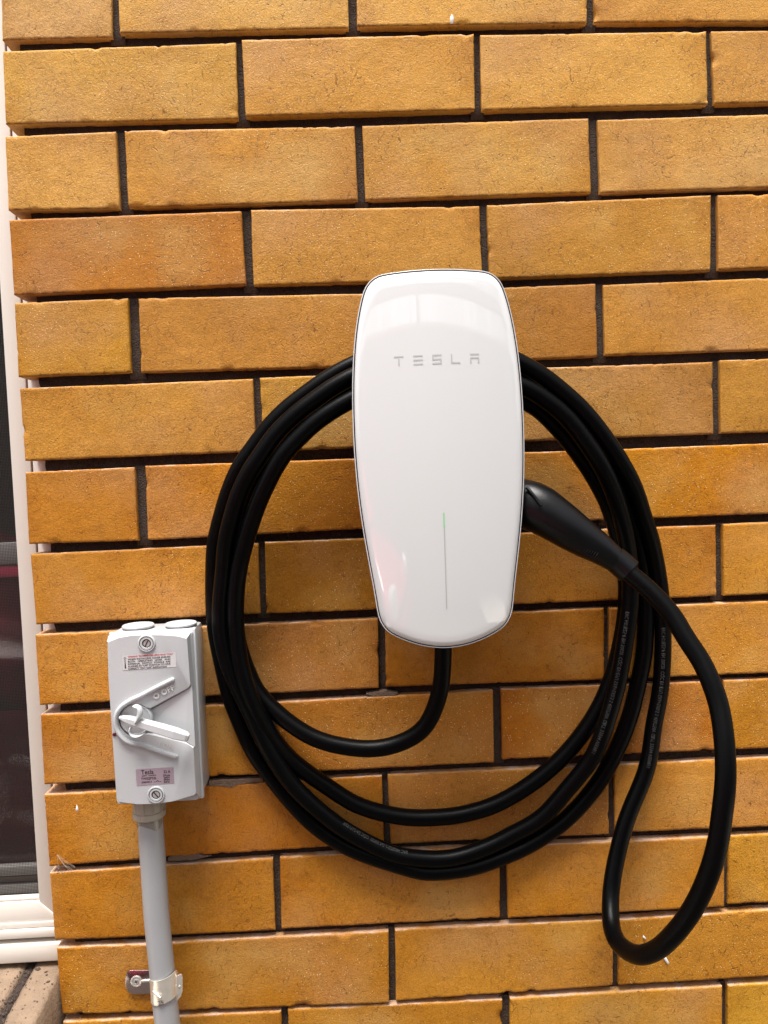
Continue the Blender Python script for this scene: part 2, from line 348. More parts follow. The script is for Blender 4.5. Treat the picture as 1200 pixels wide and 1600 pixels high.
# ------------------------------------------------------------------ brick wall
BR = [
(-2,0.0030,2.0379,0.1100,2.0379,0.1100,1.9639,0.0030,1.9639),
(-2,0.1200,2.0379,0.3500,2.0379,0.3500,1.9639,0.1200,1.9639),
(-2,0.3600,2.0379,0.5900,2.0379,0.5900,1.9639,0.3600,1.9639),
(-2,0.6000,2.0379,0.8300,2.0379,0.8300,1.9639,0.6000,1.9639),
(-2,0.8400,2.0379,1.0700,2.0379,1.0700,1.9639,0.8400,1.9639),
(-2,1.0800,2.0379,1.3100,2.0379,1.3100,1.9639,1.0800,1.9639),
(-1,0.0030,1.9539,0.2300,1.9539,0.2300,1.8799,0.0030,1.8799),
(-1,0.2400,1.9539,0.4700,1.9539,0.4700,1.8799,0.2400,1.8799),
(-1,0.4800,1.9539,0.7100,1.9539,0.7100,1.8799,0.4800,1.8799),
(-1,0.7200,1.9539,0.9500,1.9539,0.9500,1.8799,0.7200,1.8799),
(-1,0.9600,1.9539,1.1900,1.9539,1.1900,1.8799,0.9600,1.8799),
(-1,1.2000,1.9539,1.4300,1.9539,1.4300,1.8799,1.2000,1.8799),
(0,0.0068,1.8700,0.1137,1.8700,0.1104,1.7948,0.0026,1.7939),
(0,0.1209,1.8700,0.3490,1.8700,0.3472,1.7975,0.1187,1.7975),
(0,0.3574,1.8700,0.5905,1.8700,0.5891,1.7973,0.3557,1.7986),
(0,0.5983,1.8700,0.8300,1.8700,0.8300,1.7946,0.5971,1.7984),
(0,0.8400,1.8700,1.0700,1.8700,1.0700,1.7946,0.8400,1.7946),
(0,1.0800,1.8700,1.3100,1.8700,1.3100,1.7946,1.0800,1.7946),
(1,0.0026,1.7827,0.2332,1.7863,0.2321,1.7116,0.0012,1.7119),
(1,0.2397,1.7877,0.4732,1.7891,0.4719,1.7145,0.2399,1.7127),
(1,0.4797,1.7878,0.7116,1.7864,0.7122,1.7137,0.4791,1.7137),
(1,0.7176,1.7869,0.9500,1.7850,0.9500,1.7133,0.7195,1.7147),
(1,0.9600,1.7850,1.1900,1.7850,1.1900,1.7133,0.9600,1.7133),
(1,1.2000,1.7850,1.4300,1.7850,1.4300,1.7133,1.2000,1.7133),
(2,0.0005,1.6994,0.1095,1.7016,0.1091,1.6258,-0.0009,1.6271),
(2,0.1185,1.7020,0.3490,1.7011,0.3492,1.6272,0.1181,1.6262),
(2,0.3568,1.7015,0.5886,1.7033,0.5892,1.6287,0.3570,1.6276),
(2,0.5978,1.7011,0.8300,1.7024,0.8300,1.6287,0.5985,1.6278),
(2,0.8400,1.7024,1.0700,1.7024,1.0700,1.6287,0.8400,1.6287),
(2,1.0800,1.7024,1.3100,1.7024,1.3100,1.6287,1.0800,1.6287),
(3,-0.0009,1.6177,0.2308,1.6198,0.2318,1.5461,-0.0011,1.5433),
(3,0.2406,1.6208,0.4732,1.6179,0.4740,1.5442,0.2395,1.5452),
(3,0.4811,1.6183,0.7137,1.6219,0.7116,1.5453,0.4813,1.5441),
(3,0.7211,1.6217,0.9500,1.6202,0.9500,1.5458,0.7203,1.5461),
(3,0.9600,1.6202,1.1900,1.6202,1.1900,1.5458,0.9600,1.5458),
(3,1.2000,1.6202,1.4300,1.6202,1.4300,1.5458,1.2000,1.5458),
(4,-0.0010,1.5351,0.1124,1.5364,0.1109,1.4618,-0.0017,1.4613),
(4,0.1227,1.5361,0.3551,1.5334,0.3547,1.4596,0.1212,1.4614),
(4,0.3630,1.5335,0.5913,1.5358,0.5914,1.4611,0.3626,1.4597),
(4,0.5993,1.5343,0.8300,1.5366,0.8300,1.4620,0.5994,1.4621),
(4,0.8400,1.5366,1.0700,1.5366,1.0700,1.4620,0.8400,1.4620),
(4,1.0800,1.5366,1.3100,1.5366,1.3100,1.4620,1.0800,1.4620),
(5,-0.0012,1.4496,0.2343,1.4508,0.2341,1.3766,-0.0006,1.3763),
(5,0.2416,1.4519,0.4729,1.4516,0.4723,1.3763,0.2413,1.3765),
(5,0.4809,1.4516,0.7118,1.4509,0.7117,1.3763,0.4804,1.3764),
(5,0.7199,1.4526,0.9500,1.4521,0.9500,1.3748,0.7198,1.3767),
(5,0.9600,1.4521,1.1900,1.4521,1.1900,1.3748,0.9600,1.3748),
(5,1.2000,1.4521,1.4300,1.4521,1.4300,1.3748,1.2000,1.3748),
(6,-0.0007,1.3646,0.1094,1.3654,0.1092,1.2898,-0.0013,1.2912),
(6,0.1205,1.3663,0.3522,1.3651,0.3519,1.2925,0.1190,1.2899),
(6,0.3601,1.3652,0.5942,1.3644,0.5936,1.2907,0.3599,1.2924),
(6,0.6016,1.3643,0.8300,1.3641,0.8300,1.2900,0.6011,1.2907),
(6,0.8400,1.3641,1.0700,1.3641,1.0700,1.2900,0.8400,1.2900),
(6,1.0800,1.3641,1.3100,1.3641,1.3100,1.2900,1.0800,1.2900),
(7,-0.0013,1.2806,0.2315,1.2816,0.2300,1.2082,0.0001,1.2077),
(7,0.2388,1.2829,0.4732,1.2811,0.4720,1.2064,0.2366,1.2082),
(7,0.4812,1.2811,0.7119,1.2808,0.7111,1.2053,0.4801,1.2064),
(7,0.7201,1.2812,0.9500,1.2812,0.9500,1.2050,0.7194,1.2051),
(7,0.9600,1.2812,1.1900,1.2812,1.1900,1.2050,0.9600,1.2050),
(7,1.2000,1.2812,1.4300,1.2812,1.4300,1.2050,1.2000,1.2050),
(8,-0.0012,1.1971,0.1172,1.1977,0.1146,1.1243,-0.0012,1.1235),
(8,0.1251,1.1977,0.3527,1.1981,0.3504,1.1244,0.1225,1.1244),
(8,0.3601,1.1978,0.5912,1.1980,0.5892,1.1216,0.3579,1.1254),
(8,0.5966,1.1979,0.8300,1.1968,0.8300,1.1198,0.5953,1.1216),
(8,0.8400,1.1968,1.0700,1.1968,1.0700,1.1198,0.8400,1.1198),
(8,1.0800,1.1968,1.3100,1.1968,1.3100,1.1198,1.0800,1.1198),
(9,-0.0011,1.1134,0.2349,1.1146,0.2326,1.0386,-0.0017,1.0398),
(9,0.2429,1.1147,0.4704,1.1157,0.4692,1.0388,0.2407,1.0390),
(9,0.4792,1.1166,0.7101,1.1141,0.7100,1.0394,0.4781,1.0411),
(9,0.7177,1.1141,0.9500,1.1143,0.9500,1.0366,0.7170,1.0391),
(9,0.9600,1.1143,1.1900,1.1143,1.1900,1.0366,0.9600,1.0366),
(9,1.2000,1.1143,1.4300,1.1143,1.4300,1.0366,1.2000,1.0366),
(10,-0.0023,1.0289,0.1054,1.0286,0.1034,0.9543,-0.0017,0.9524),
(10,0.1127,1.0284,0.3500,1.0306,0.3491,0.9574,0.1107,0.9547),
(10,0.3561,1.0310,0.5915,1.0288,0.5903,0.9537,0.3565,0.9556),
(10,0.5984,1.0286,0.8300,1.0282,0.8300,0.9518,0.5972,0.9547),
(10,0.8400,1.0282,1.0700,1.0282,1.0700,0.9518,0.8400,0.9518),
(10,1.0800,1.0282,1.3100,1.0282,1.3100,0.9518,1.0800,0.9518),
(11,-0.0021,0.9449,0.2310,0.9474,0.2301,0.8696,-0.0012,0.8717),
(11,0.2385,0.9477,0.4723,0.9473,0.4704,0.8686,0.2369,0.8706),
(11,0.4799,0.9473,0.7152,0.9446,0.7131,0.8676,0.4787,0.8688),
(11,0.7208,0.9443,0.9500,0.9441,0.9500,0.8670,0.7187,0.8688),
(11,0.9600,0.9441,1.1900,0.9441,1.1900,0.8670,0.9600,0.8670),
(11,1.2000,0.9441,1.4300,0.9441,1.4300,0.8670,1.2000,0.8670),
(12,0.0003,0.8639,0.1091,0.8623,0.1078,0.7883,0.0020,0.7914),
(12,0.1165,0.8623,0.3501,0.8617,0.3477,0.7832,0.1152,0.7881),
(12,0.3570,0.8627,0.5920,0.8594,0.5901,0.7861,0.3553,0.7845),
(12,0.5990,0.8595,0.8300,0.8613,0.8300,0.7870,0.5964,0.7871),
(12,0.8400,0.8613,1.0700,0.8613,1.0700,0.7870,0.8400,0.7870),
(12,1.0800,0.8613,1.3100,0.8613,1.3100,0.7870,1.0800,0.7870),
(13,0.0022,0.7837,0.2321,0.7809,0.2306,0.7048,0.0015,0.7048),
(13,0.2396,0.7819,0.4695,0.7780,0.4678,0.7048,0.2381,0.7048),
(13,0.4779,0.7796,0.7093,0.7794,0.7079,0.7048,0.4762,0.7048),
(13,0.7156,0.7797,0.9500,0.7791,0.9500,0.7048,0.7143,0.7048),
(13,0.9600,0.7791,1.1900,0.7791,1.1900,0.7048,0.9600,0.7048),
(13,1.2000,0.7791,1.4300,0.7791,1.4300,0.7048,1.2000,0.7048),
(14,0.0030,0.6949,0.1100,0.6949,0.1100,0.6209,0.0030,0.6209),
(14,0.1200,0.6949,0.3500,0.6949,0.3500,0.6209,0.1200,0.6209),
(14,0.3600,0.6949,0.5900,0.6949,0.5900,0.6209,0.3600,0.6209),
(14,0.6000,0.6949,0.8300,0.6949,0.8300,0.6209,0.6000,0.6209),
(14,0.8400,0.6949,1.0700,0.6949,1.0700,0.6209,0.8400,0.6209),
(14,1.0800,0.6949,1.3100,0.6949,1.3100,0.6209,1.0800,0.6209),
(15,0.0030,0.6110,0.2300,0.6110,0.2300,0.5370,0.0030,0.5370),
(15,0.2400,0.6110,0.4700,0.6110,0.4700,0.5370,0.2400,0.5370),
(15,0.4800,0.6110,0.7100,0.6110,0.7100,0.5370,0.4800,0.5370),
(15,0.7200,0.6110,0.9500,0.6110,0.9500,0.5370,0.7200,0.5370),
(15,0.9600,0.6110,1.1900,0.6110,1.1900,0.5370,0.9600,0.5370),
(15,1.2000,0.6110,1.4300,0.6110,1.4300,0.5370,1.2000,0.5370),
(16,0.0030,0.5270,0.1100,0.5270,0.1100,0.4530,0.0030,0.4530),
(16,0.1200,0.5270,0.3500,0.5270,0.3500,0.4530,0.1200,0.4530),
(16,0.3600,0.5270,0.5900,0.5270,0.5900,0.4530,0.3600,0.4530),
(16,0.6000,0.5270,0.8300,0.5270,0.8300,0.4530,0.6000,0.4530),
(16,0.8400,0.5270,1.0700,0.5270,1.0700,0.4530,0.8400,0.4530),
(16,1.0800,0.5270,1.3100,0.5270,1.3100,0.4530,1.0800,0.4530)]
TONE = {(0,0):(220,172,115),(0,1):(222,172,98),(0,2):(222,168,90),(0,3):(216,160,85),  # per-brick colours with the wall's light and shade included
 (1,0):(220,168,84),(1,1):(216,160,80),(1,2):(224,170,92),(1,3):(212,156,84),
 (2,0):(222,168,95),(2,1):(208,150,70),(2,2):(208,152,72),(2,3):(218,164,96),
 (3,0):(190,124,44),(3,1):(206,150,75),(3,2):(204,148,68),(3,3):(210,150,66),
 (4,0):(206,150,58),(4,1):(196,138,66),(4,2):(180,122,55),(4,3):(206,148,72),
 (5,0):(204,146,68),(5,1):(202,148,64),(5,2):(192,138,72),(5,3):(200,144,66),
 (6,0):(204,136,48),(6,1):(202,132,38),(6,2):(190,120,26),(6,3):(206,134,16),
 (7,0):(200,136,54),(7,1):(184,124,34),(7,2):(196,130,48),(7,3):(208,146,60),
 (8,0):(204,138,58),(8,1):(192,128,62),(8,2):(184,118,30),(8,3):(204,140,56),
 (9,0):(198,130,46),(9,1):(196,128,52),(9,2):(190,116,26),(9,3):(198,134,40),
 (10,0):(202,134,44),(10,1):(196,124,38),(10,2):(196,132,66),(10,3):(206,142,64),
 (11,0):(200,132,40),(11,1):(198,130,42),(11,2):(200,134,44),(11,3):(214,154,58),
 (12,0):(204,138,44),(12,1):(200,134,44),(12,2):(206,144,58),(12,3):(206,144,58),
 (13,0):(206,144,60),(13,1):(204,140,50),(13,2):(208,146,56),(13,3):(212,158,60)}
wall = thing('brick_wall', 'glossy ochre brick wall with dark raked joints behind the charger', 'wall', (0, .06, 0))
rnd = random.Random(5)
def make_brick(r, idx, q):
    (x0, z0), (x1, z1), (x2, z2), (x3, z3) = [(q[2*i], q[2*i+1]) for i in range(4)]   # TL TR BR BL
    cx = (x0+x1+x2+x3)/4; cz = (z0+z1+z2+z3)/4
    inview = -1 < r < 14 and cx < .9
    nx = max(4, int((x1-x0)/(.0035 if inview else .03))); nz = 22 if inview else 5
    yoff = rnd.uniform(-.0012, .0012); sd_ = Vector((r*3.1, idx*5.7, 1.3))
    ex = .0009/(x1-x0)
    us = [0, ex, ex*3]+[.03+.94*i/(nx) for i in range(nx+1)]+[1-ex*3, 1-ex, 1]
    us = sorted(us); vs = [0, .012, .036]+[.06+.88*i/nz for i in range(nz+1)]+[.964, .988, 1]
    V = []; UV = []; F = []
    nu = len(us); nv = len(vs); wdt = x1-x0
    tx = rnd.uniform(-.001, .001)
    for j, v in enumerate(vs):
        for i, u in enumerate(us):
            x = (x3*(1-u)+x2*u)*(1-v)+(x0*(1-u)+x1*u)*v
            z = (z3*(1-u)+z2*u)*(1-v)+(z0*(1-u)+z1*u)*v
            # distance to the nearest edge in metres
            du = min(u, 1-u)*wdt; dv = min(v, 1-v)*.074
            P = Vector((x, 0, z))*1.0+sd_
            y = yoff + tx*(u-.5)
            e = min(du, dv)
            y += .0007*max(0, 1-e/.0009)**2
            y += .0005*noise.noise(P*22)+.00018*noise.noise(P*110)
            # chips and wobble along the arrises
            if e < .0045:
                w = (1-e/.0045)
                chip = max(0, noise.noise(P*75+Vector((0, 9, 0)))-.42)*2.0+max(0, noise.noise(P*240)-.36)*.8
                y += w*chip*.004
                if inview:
                    wx = noise.noise(P*120+Vector((4, 0, 0)))*.00022*w+noise.noise(P*30)*.0003*w
                    if dv < du: z += wx-(.0014*chip*w*(1 if v > .5 else -1))
                    else: x += wx-(.0012*chip*w*(1 if u > .5 else -1))
            V.append((x-cx, y, z-cz)); UV.append((u, v))
    for j in range(nv-1):
        for i in range(nu-1):
            a = j*nu+i; F.append((a, a+1, a+nu+1, a+nu))
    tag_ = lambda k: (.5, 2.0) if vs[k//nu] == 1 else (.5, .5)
    ring = [i for i in range(nu)]+[j*nu+nu-1 for j in range(1, nv)]+[(nv-1)*nu+i for i in range(nu-2, -1, -1)]+[j*nu for j in range(nv-2, 0, -1)]
    b0 = len(V)
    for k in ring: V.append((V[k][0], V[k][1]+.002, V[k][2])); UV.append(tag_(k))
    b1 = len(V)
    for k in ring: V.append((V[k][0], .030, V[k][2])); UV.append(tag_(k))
    m_ = len(ring)
    for k in range(m_):
        k2 = (k+1) % m_
        F.append((ring[k], b0+k, b0+k2, ring[k2])); F.append((b0+k, b1+k, b1+k2, b0+k2))
    F.append(tuple(b1+k for k in range(m_)))
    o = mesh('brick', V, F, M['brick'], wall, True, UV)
    o.data.set_sharp_from_angle(angle=math.radians(55))
    o.location = (cx, 0, cz)
    t = TONE.get((r, idx))
    if t is None: t = tuple(a+rnd.uniform(-8, 8) for a in ((205, 142, 58) if r > 4 else (214, 158, 82)))
    c = lin(*t); k = (.875, .84, .59)
    kk = rnd.uniform(.93, 1.05); o.color = (c[0]*k[0]*kk, c[1]*k[1]*kk, c[2]*k[2]*kk, 1)
    return o
cnt = {}
for r, *q in BR:
    i = cnt.get(r, 0); cnt[r] = i+1
    make_brick(r, i, q)
# mortar behind: a rough raked bed with slightly prouder perpends
def mortar_sheet(x0, x1, z0, z1, step, y, back):
    nx = int((x1-x0)/step); nz = int((z1-z0)/step); V = []; F = []
    for j in range(nz+1):
        for i in range(nx+1):
            x = x0+(x1-x0)*i/nx; z = z0+(z1-z0)*j/nz
            edge = 0
            if i == 0: x += .003*noise.noise(Vector((0, 3, z*60)))
            V.append((x, y+.0016*noise.noise(Vector((x, 0, z))*55)+.0007*noise.noise(Vector((x, 0, z))*260), z))
    for j in range(nz):
        for i in range(nx):
            a = j*(nx+1)+i; F.append((a, a+1, a+nx+2, a+nx+1))
    return mesh('mortar_bed', V, F, M['mortar'], wall, True)
mortar_sheet(.016, 1.2, .45, 2.1, .004, .0105, .03)
box('backing', .022, 1.2, .0135, .05, .40, 2.15, M['mortar'], wall)
bycourse = {}
for r, *q in BR: bycourse.setdefault(r, []).append(q)
for r, L_ in bycourse.items():
    for a, b in zip(L_[:-1], L_[1:]):
        xt0, xt1, xb0, xb1 = a[2]-.003, b[0]+.003, a[4]-.003, b[6]+.003
        zt, zb = (a[3]+b[1])/2+.001, (a[5]+b[7])/2-.006
        nzz = 18; V = []; F = []
        for j in range(nzz+1):
            t = j/nzz; z = zb*(1-t)+zt*t
            for i in range(5):
                u = i/4; x = (xb0*(1-t)+xt0*t)*(1-u)+(xb1*(1-t)+xt1*t)*u
                yy = .0062+.0012*noise.noise(Vector((x*90, r, z*90)))+.0005*noise.noise(Vector((x*300, r, z*300)))
                if t < .08 : yy += .003*(1-t/.08)
                V.append((x, yy, z))
        for j in range(nzz):
            for i in range(4):
                k = j*5+i; F.append((k, k+1, k+6, k+5))
        mesh('mortar_joint', V, F, M['joint'], wall, True)
# thin mortar smears on a few bed joints
def smear(pts, y0, y1):
    V = [Vector(p) for p in pts]; n_ = len(V)
    f = [(v.x, y0, v.z) for v in V]+[(v.x, y1, v.z) for v in V]
    F = [tuple(range(n_))]+[(i, (i+1) % n_, n_+(i+1) % n_, n_+i) for i in range(n_)]
    return mesh('mortar_smear', f, F, M['smear'], wall)
smear([(0.1680, 0.0000, 1.0293), (0.1806, 0.0000, 1.0280), (0.1919, 0.0000, 1.0260), (0.1987, 0.0000, 1.0291), (0.2121, 0.0000, 1.0304), (0.2242, 0.0000, 1.0304),(0.2244, 0.0000, 1.0345), (0.1682, 0.0000, 1.0341)], .0006, .009)
smear([(0.3368, 0.0000, 1.1189), (0.3447, 0.0000, 1.1151), (0.3486, 0.0000, 1.1115), (0.3554, 0.0000, 1.1139), (0.3634, 0.0000, 1.1128), (0.3704, 0.0000, 1.1179), (0.3557, 0.0000, 1.1214)], -.0004, .009)
smear([(0.1214, 0.0000, 0.9543), (0.1336, 0.0000, 0.9585), (0.1389, 0.0000, 0.9561), (0.1490, 0.0000, 0.9583), (0.1588, 0.0000, 0.9543), (0.1668, 0.0000, 0.9538), (0.1466, 0.0000, 0.9501),(0.1212, 0.0000, 0.9509)], .0012, .009)
rebase(wall)

def drip(pts, label):
    V = []; P_ = [Vector(p) for p in pts]; n_ = len(P_)
    c = sum(P_, Vector())/n_
    f = [tuple(v) for v in P_]+[tuple(c+(v-c)*.6+Vector((0, -.0008, 0))) for v in P_]
    F = [(i, (i+1) % n_, n_+(i+1) % n_, n_+i) for i in range(n_)]+[tuple(range(n_, 2*n_))]
    o = mesh('paint_drip', f, F, M['paint_drop'], None, True); o['label'] = label; o['category'] = 'paint drip'; return o
drip([(0.4515, -0.0020, 1.8080), (0.4533, -0.0020, 1.8048), (0.4525, -0.0020, 1.7986), (0.4499, -0.0020, 1.7986), (0.4494, -0.0020, 1.8043)], 'small white paint drip on the top course brick above the charger')
drip([(0.6454, -0.0020, 0.8189), (0.6481, -0.0020, 0.8159), (0.6515, -0.0020, 0.8093), (0.6493, -0.0020, 0.8080), (0.6453, -0.0020, 0.8146)], 'white paint drip just under the bottom of the hanging cable loop')
drip([(0.6236, -0.0020, 0.8422), (0.6270, -0.0020, 0.8385), (0.6256, -0.0020, 0.8371), (0.6229, -0.0020, 0.8401)], 'tiny white paint fleck inside the bottom of the hanging cable loop')
drip([(0.0313, -0.0020, 1.0177), (0.0330, -0.0020, 1.0122), (0.0315, -0.0020, 1.0096), (0.0297, -0.0020, 1.0124)], 'white paint drip on the brick left of the isolator switch')

# ------------------------------------------------------------------ window at the left
win = thing('window', 'cream aluminium sliding window with flyscreen left of the brick corner', 'window', (-.45, .06, .832))
XS = -.0275; XL = -.90; ZS = (-0.0485, 0.0300, 0.9001)[2]; ZT = 2.15
fr = M['frame']
box('screen_frame', XS, -.0072, .0302, .046, ZS-.027, ZT, fr, win, .0012)                 # right stile of the screen
box('screen_frame', XL-.02, XL, .0302, .046, ZS-.027, ZT, fr, win, .0012)
prism('bottom_rail', [(XL, ZS), (XS, ZS), (-.0080, ZS-.0185), (-.0080, ZS-.0275), (XL, ZS-.0275)], .0290, .045, fr, win, .001)
box('glazing_bead', XL, XS-.0004, .0325, .040, ZS+.0006, ZS+.0038, fr, win, .0009)
box('rail_lip', XL, -.0085, .0272, .0288, ZS-.0275, ZS-.0215, fr, win, .0006)
box('window_frame', -.0062, .0135, .0308, .047, ZS-.045, ZT, M['caulk'], win, .003, 3)     # fixed jamb seen through the raked joints
box('seam', -.0071, -.0063, .0318, .040, ZS-.045, ZT, M['seam'], win)
box('window_frame', XL, .012, .0240, .050, (-0.0551, 0.0240, 0.8626)[2], ZS-.0282, fr, win, .0012)
box('shadow_gap', XL, .012, .034, .052, (-0.0584, 0.0300, 0.8513)[2], (-0.0578, 0.0300, 0.8606)[2], M['dark_gap'], win)
box('subsill', XL, .012, .0215, .052, (-0.0557, 0.0215, 0.8371)[2], (-0.0544, 0.0215, 0.8569)[2], fr, win, .0018)
# glass, sliding rails behind, dark room; added maroon cloth imitates a red car's reflection
box('pane', XL, XS+.006, .060, .064, ZS-.01, ZT, M['glass'], win)
zr = (-0.0479, 0.0520, 1.2780)[2]
box('sash_rail', XL, XS+.006, .050, .058, zr-.012, zr+.012, M['sash'], win, .002)
box('sash_rail', XL, XS+.006, .052, .058, zr-.026, zr-.013, M['maroon_stand_in'], win, .002)
for a, b, mm in ((.0, .011, 'sash'), (.014, .020, 'soil'), (.0205, .031, 'sash')):
    box('track', XL, XS+.006, .048, .058, ZS+a, ZS+b, M[mm], win, .001)
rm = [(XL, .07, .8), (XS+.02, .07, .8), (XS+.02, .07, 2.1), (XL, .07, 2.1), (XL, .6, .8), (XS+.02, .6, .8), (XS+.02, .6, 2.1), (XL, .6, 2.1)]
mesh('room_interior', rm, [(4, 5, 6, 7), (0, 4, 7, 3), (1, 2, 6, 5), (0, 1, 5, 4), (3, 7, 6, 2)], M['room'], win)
V = []; F = []
for j in range(61):
    for i in range(60):
        x = XL+(XS+.015-XL)*i/59; z = .82+.27*j/60
        V.append((x, .105+.022*math.sin((z-1.0)*72+x*6)*(.6+.4*math.sin(x*11))+.003*math.sin(x*50), z))
for j in range(60):
    for i in range(59): a = j*60+i; F.append((a, a+1, a+61, a+60))
mesh('maroon_stand_in', V, F, M['maroon_stand_in'], win, True)  # added cloth, stands in for the car mirrored in the pane
# flyscreen: real wires
V = []; F = []
def wire(x0, x1, z0, z1, y):
    b = len(V); V.extend([(x0, y, z0), (x1, y, z0), (x1, y, z1), (x0, y, z1)]); F.append((b, b+1, b+2, b+3))
x = XL
while x < XS: wire(x, x+.00042, ZS, ZT, .0398); x += .00165
z = ZS
while z < ZT: wire(XL, XS, z, z+.00042, .0402); z += .00165
sc_ = mesh('flyscreen', V, F, M['screen'], win); sc_['kind'] = 'stuff'
rebase(win)

# sill of brick headers below the window
sill = thing('window_sill', 'brown brick sill with a dark gritty joint under the cream window', 'sill', (-.45, .03, .80))
def sill_piece(x0, x1, name, mat, dz=0, rough=.0010):
    V = []; F = []; nx = max(3, int((x1-x0)/.004)); ny = 30
    for j in range(ny+1):
        for i in range(nx+1):
            x = x0+(x1-x0)*i/nx; t = j/ny; y = .034-.112*t
            e = min(i, nx-i)/nx*(x1-x0)
            z = .8315+dz-.10*(.034-y)-(.002*max(0, 1-e/.004)) + rough*noise.noise(Vector((x, y, .3))*90)+rough*.8*noise.noise(Vector((x, y, 1.3))*260)
            if t > .97: z -= .004
            V.append((x, y, z))
    for j in range(ny):
        for i in range(nx): a = j*(nx+1)+i; F.append((a, a+nx+1, a+nx+2, a+1))
    b = len(V); r_ = [i for i in range(nx+1)]+[(j)*(nx+1)+nx for j in range(1, ny+1)]+[ny*(nx+1)+i for i in range(nx-1, -1, -1)]+[j*(nx+1) for j in range(ny-1, 0, -1)]
    for k in r_: V.append((V[k][0], V[k][1], .77))
    for k in range(len(r_)): k2 = (k+1) % len(r_); F.append((r_[k], r_[k2], b+k2, b+k))
    return mesh(name, V, F, mat, sill, True)
xj = (-0.0390, 0.0300, 0.8307)[0]
sill_piece(xj+.004, -.0022, 'sill_brick', M['sill_brick'])
sill_piece(xj-.006, xj+.0036, 'mortar', M['mortar'], -.0022, .002)
xx = xj-.0065
for k in range(7):
    sill_piece(xx-.110, xx, 'sill_brick', M['sill_brick'])
    if k < 6: sill_piece(xx-.1195, xx-.1102, 'mortar', M['mortar'], -.0022, .002)
    xx -= .120
# crumbs of dirt
rn = random.Random(2); V = []; F = []
def crumb(x, y, z, s):
    b = len(V)
    P_ = [Vector((1, 0, 0)), Vector((-1, .2, 0)), Vector((0, 1, .1)), Vector((.1, -1, 0)), Vector((0, 0, .8)), Vector((0, 0, -.6))]
    a = rn.uniform(0, 6.3); R_ = Matrix.Rotation(a, 3, 'Z')
    for q in P_: V.append(tuple(Vector((x, y, z))+R_ @ Vector((q.x*s*rn.uniform(.7, 1.8), q.y*s, q.z*s*.6))))
    for f in ((0, 2, 4), (2, 1, 4), (1, 3, 4), (3, 0, 4), (2, 0, 5), (1, 2, 5), (3, 1, 5), (0, 3, 5)): F.append(tuple(b+k for k in f))
for k in range(260):
    x = rn.uniform(-.10, -.004) if k % 2 else xj-.001+rn.gauss(0, .005); y = rn.uniform(-.075, .02)
    crumb(x, y, .8315-.10*(.034-y)+.0004, rn.uniform(.0003, .0012))
for p_, s in (((-0.0277, 0.0200, 0.8271), .0030), ((-0.0305, 0.0200, 0.8258), .0022), ((-0.0157, 0.0100, 0.8272), .0016), ((-0.0101, 0.0000, 0.8236), .0018), ((-0.0182, 0.0150, 0.8290), .0014)):
    crumb(p_[0], p_[1], .8315-.10*(.034-p_[1])+.0008, s)
g = mesh('grit', V, F, M['soil'], sill); g['kind'] = 'stuff'
rebase(sill)

# cobweb in the joint by the corner
V = []; web = []
rw = random.Random(8)
bm = bmesh.new()
def strand(a, b, sag, r=.00022):
    a = Vector(a); b = Vector(b); pr = None
    for k in range(7):
        t = k/6; p_ = a.lerp(b, t)+Vector((0, 0, -sag*4*t*(1-t)))
        vs = [bm.verts.new(p_+Vector((dx*r, 0, dz*r))) for dx, dz in ((1, 0), (-.5, .86), (-.5, -.86))]
        if pr:
            for i in range(3): bm.faces.new((pr[i], pr[(i+1) % 3], vs[(i+1) % 3], vs[i]))
        pr = vs
A = [(0.0049, -0.0015, 0.9534), (0.0088, -0.0020, 0.9500), (0.0120, -0.0020, 0.9471), (0.0168, -0.0020, 0.9510), (0.0205, -0.0020, 0.9466), (0.0261, -0.0020, 0.9511), (0.0065, -0.0020, 0.9447), (0.0144, -0.0020, 0.9552), (0.0076, -0.0015, 0.9656), (0.0235, -0.0010, 0.9466)]
for k in range(18):
    a, b = rw.sample(A, 2); strand(a, b, rw.uniform(-.001, .003), rw.uniform(.00007, .00016))
o = from_bm('cobweb', bm, M['web']); o['label'] = 'small dusty cobweb in the joint near the bottom of the brick corner'; o['category'] = 'cobweb'

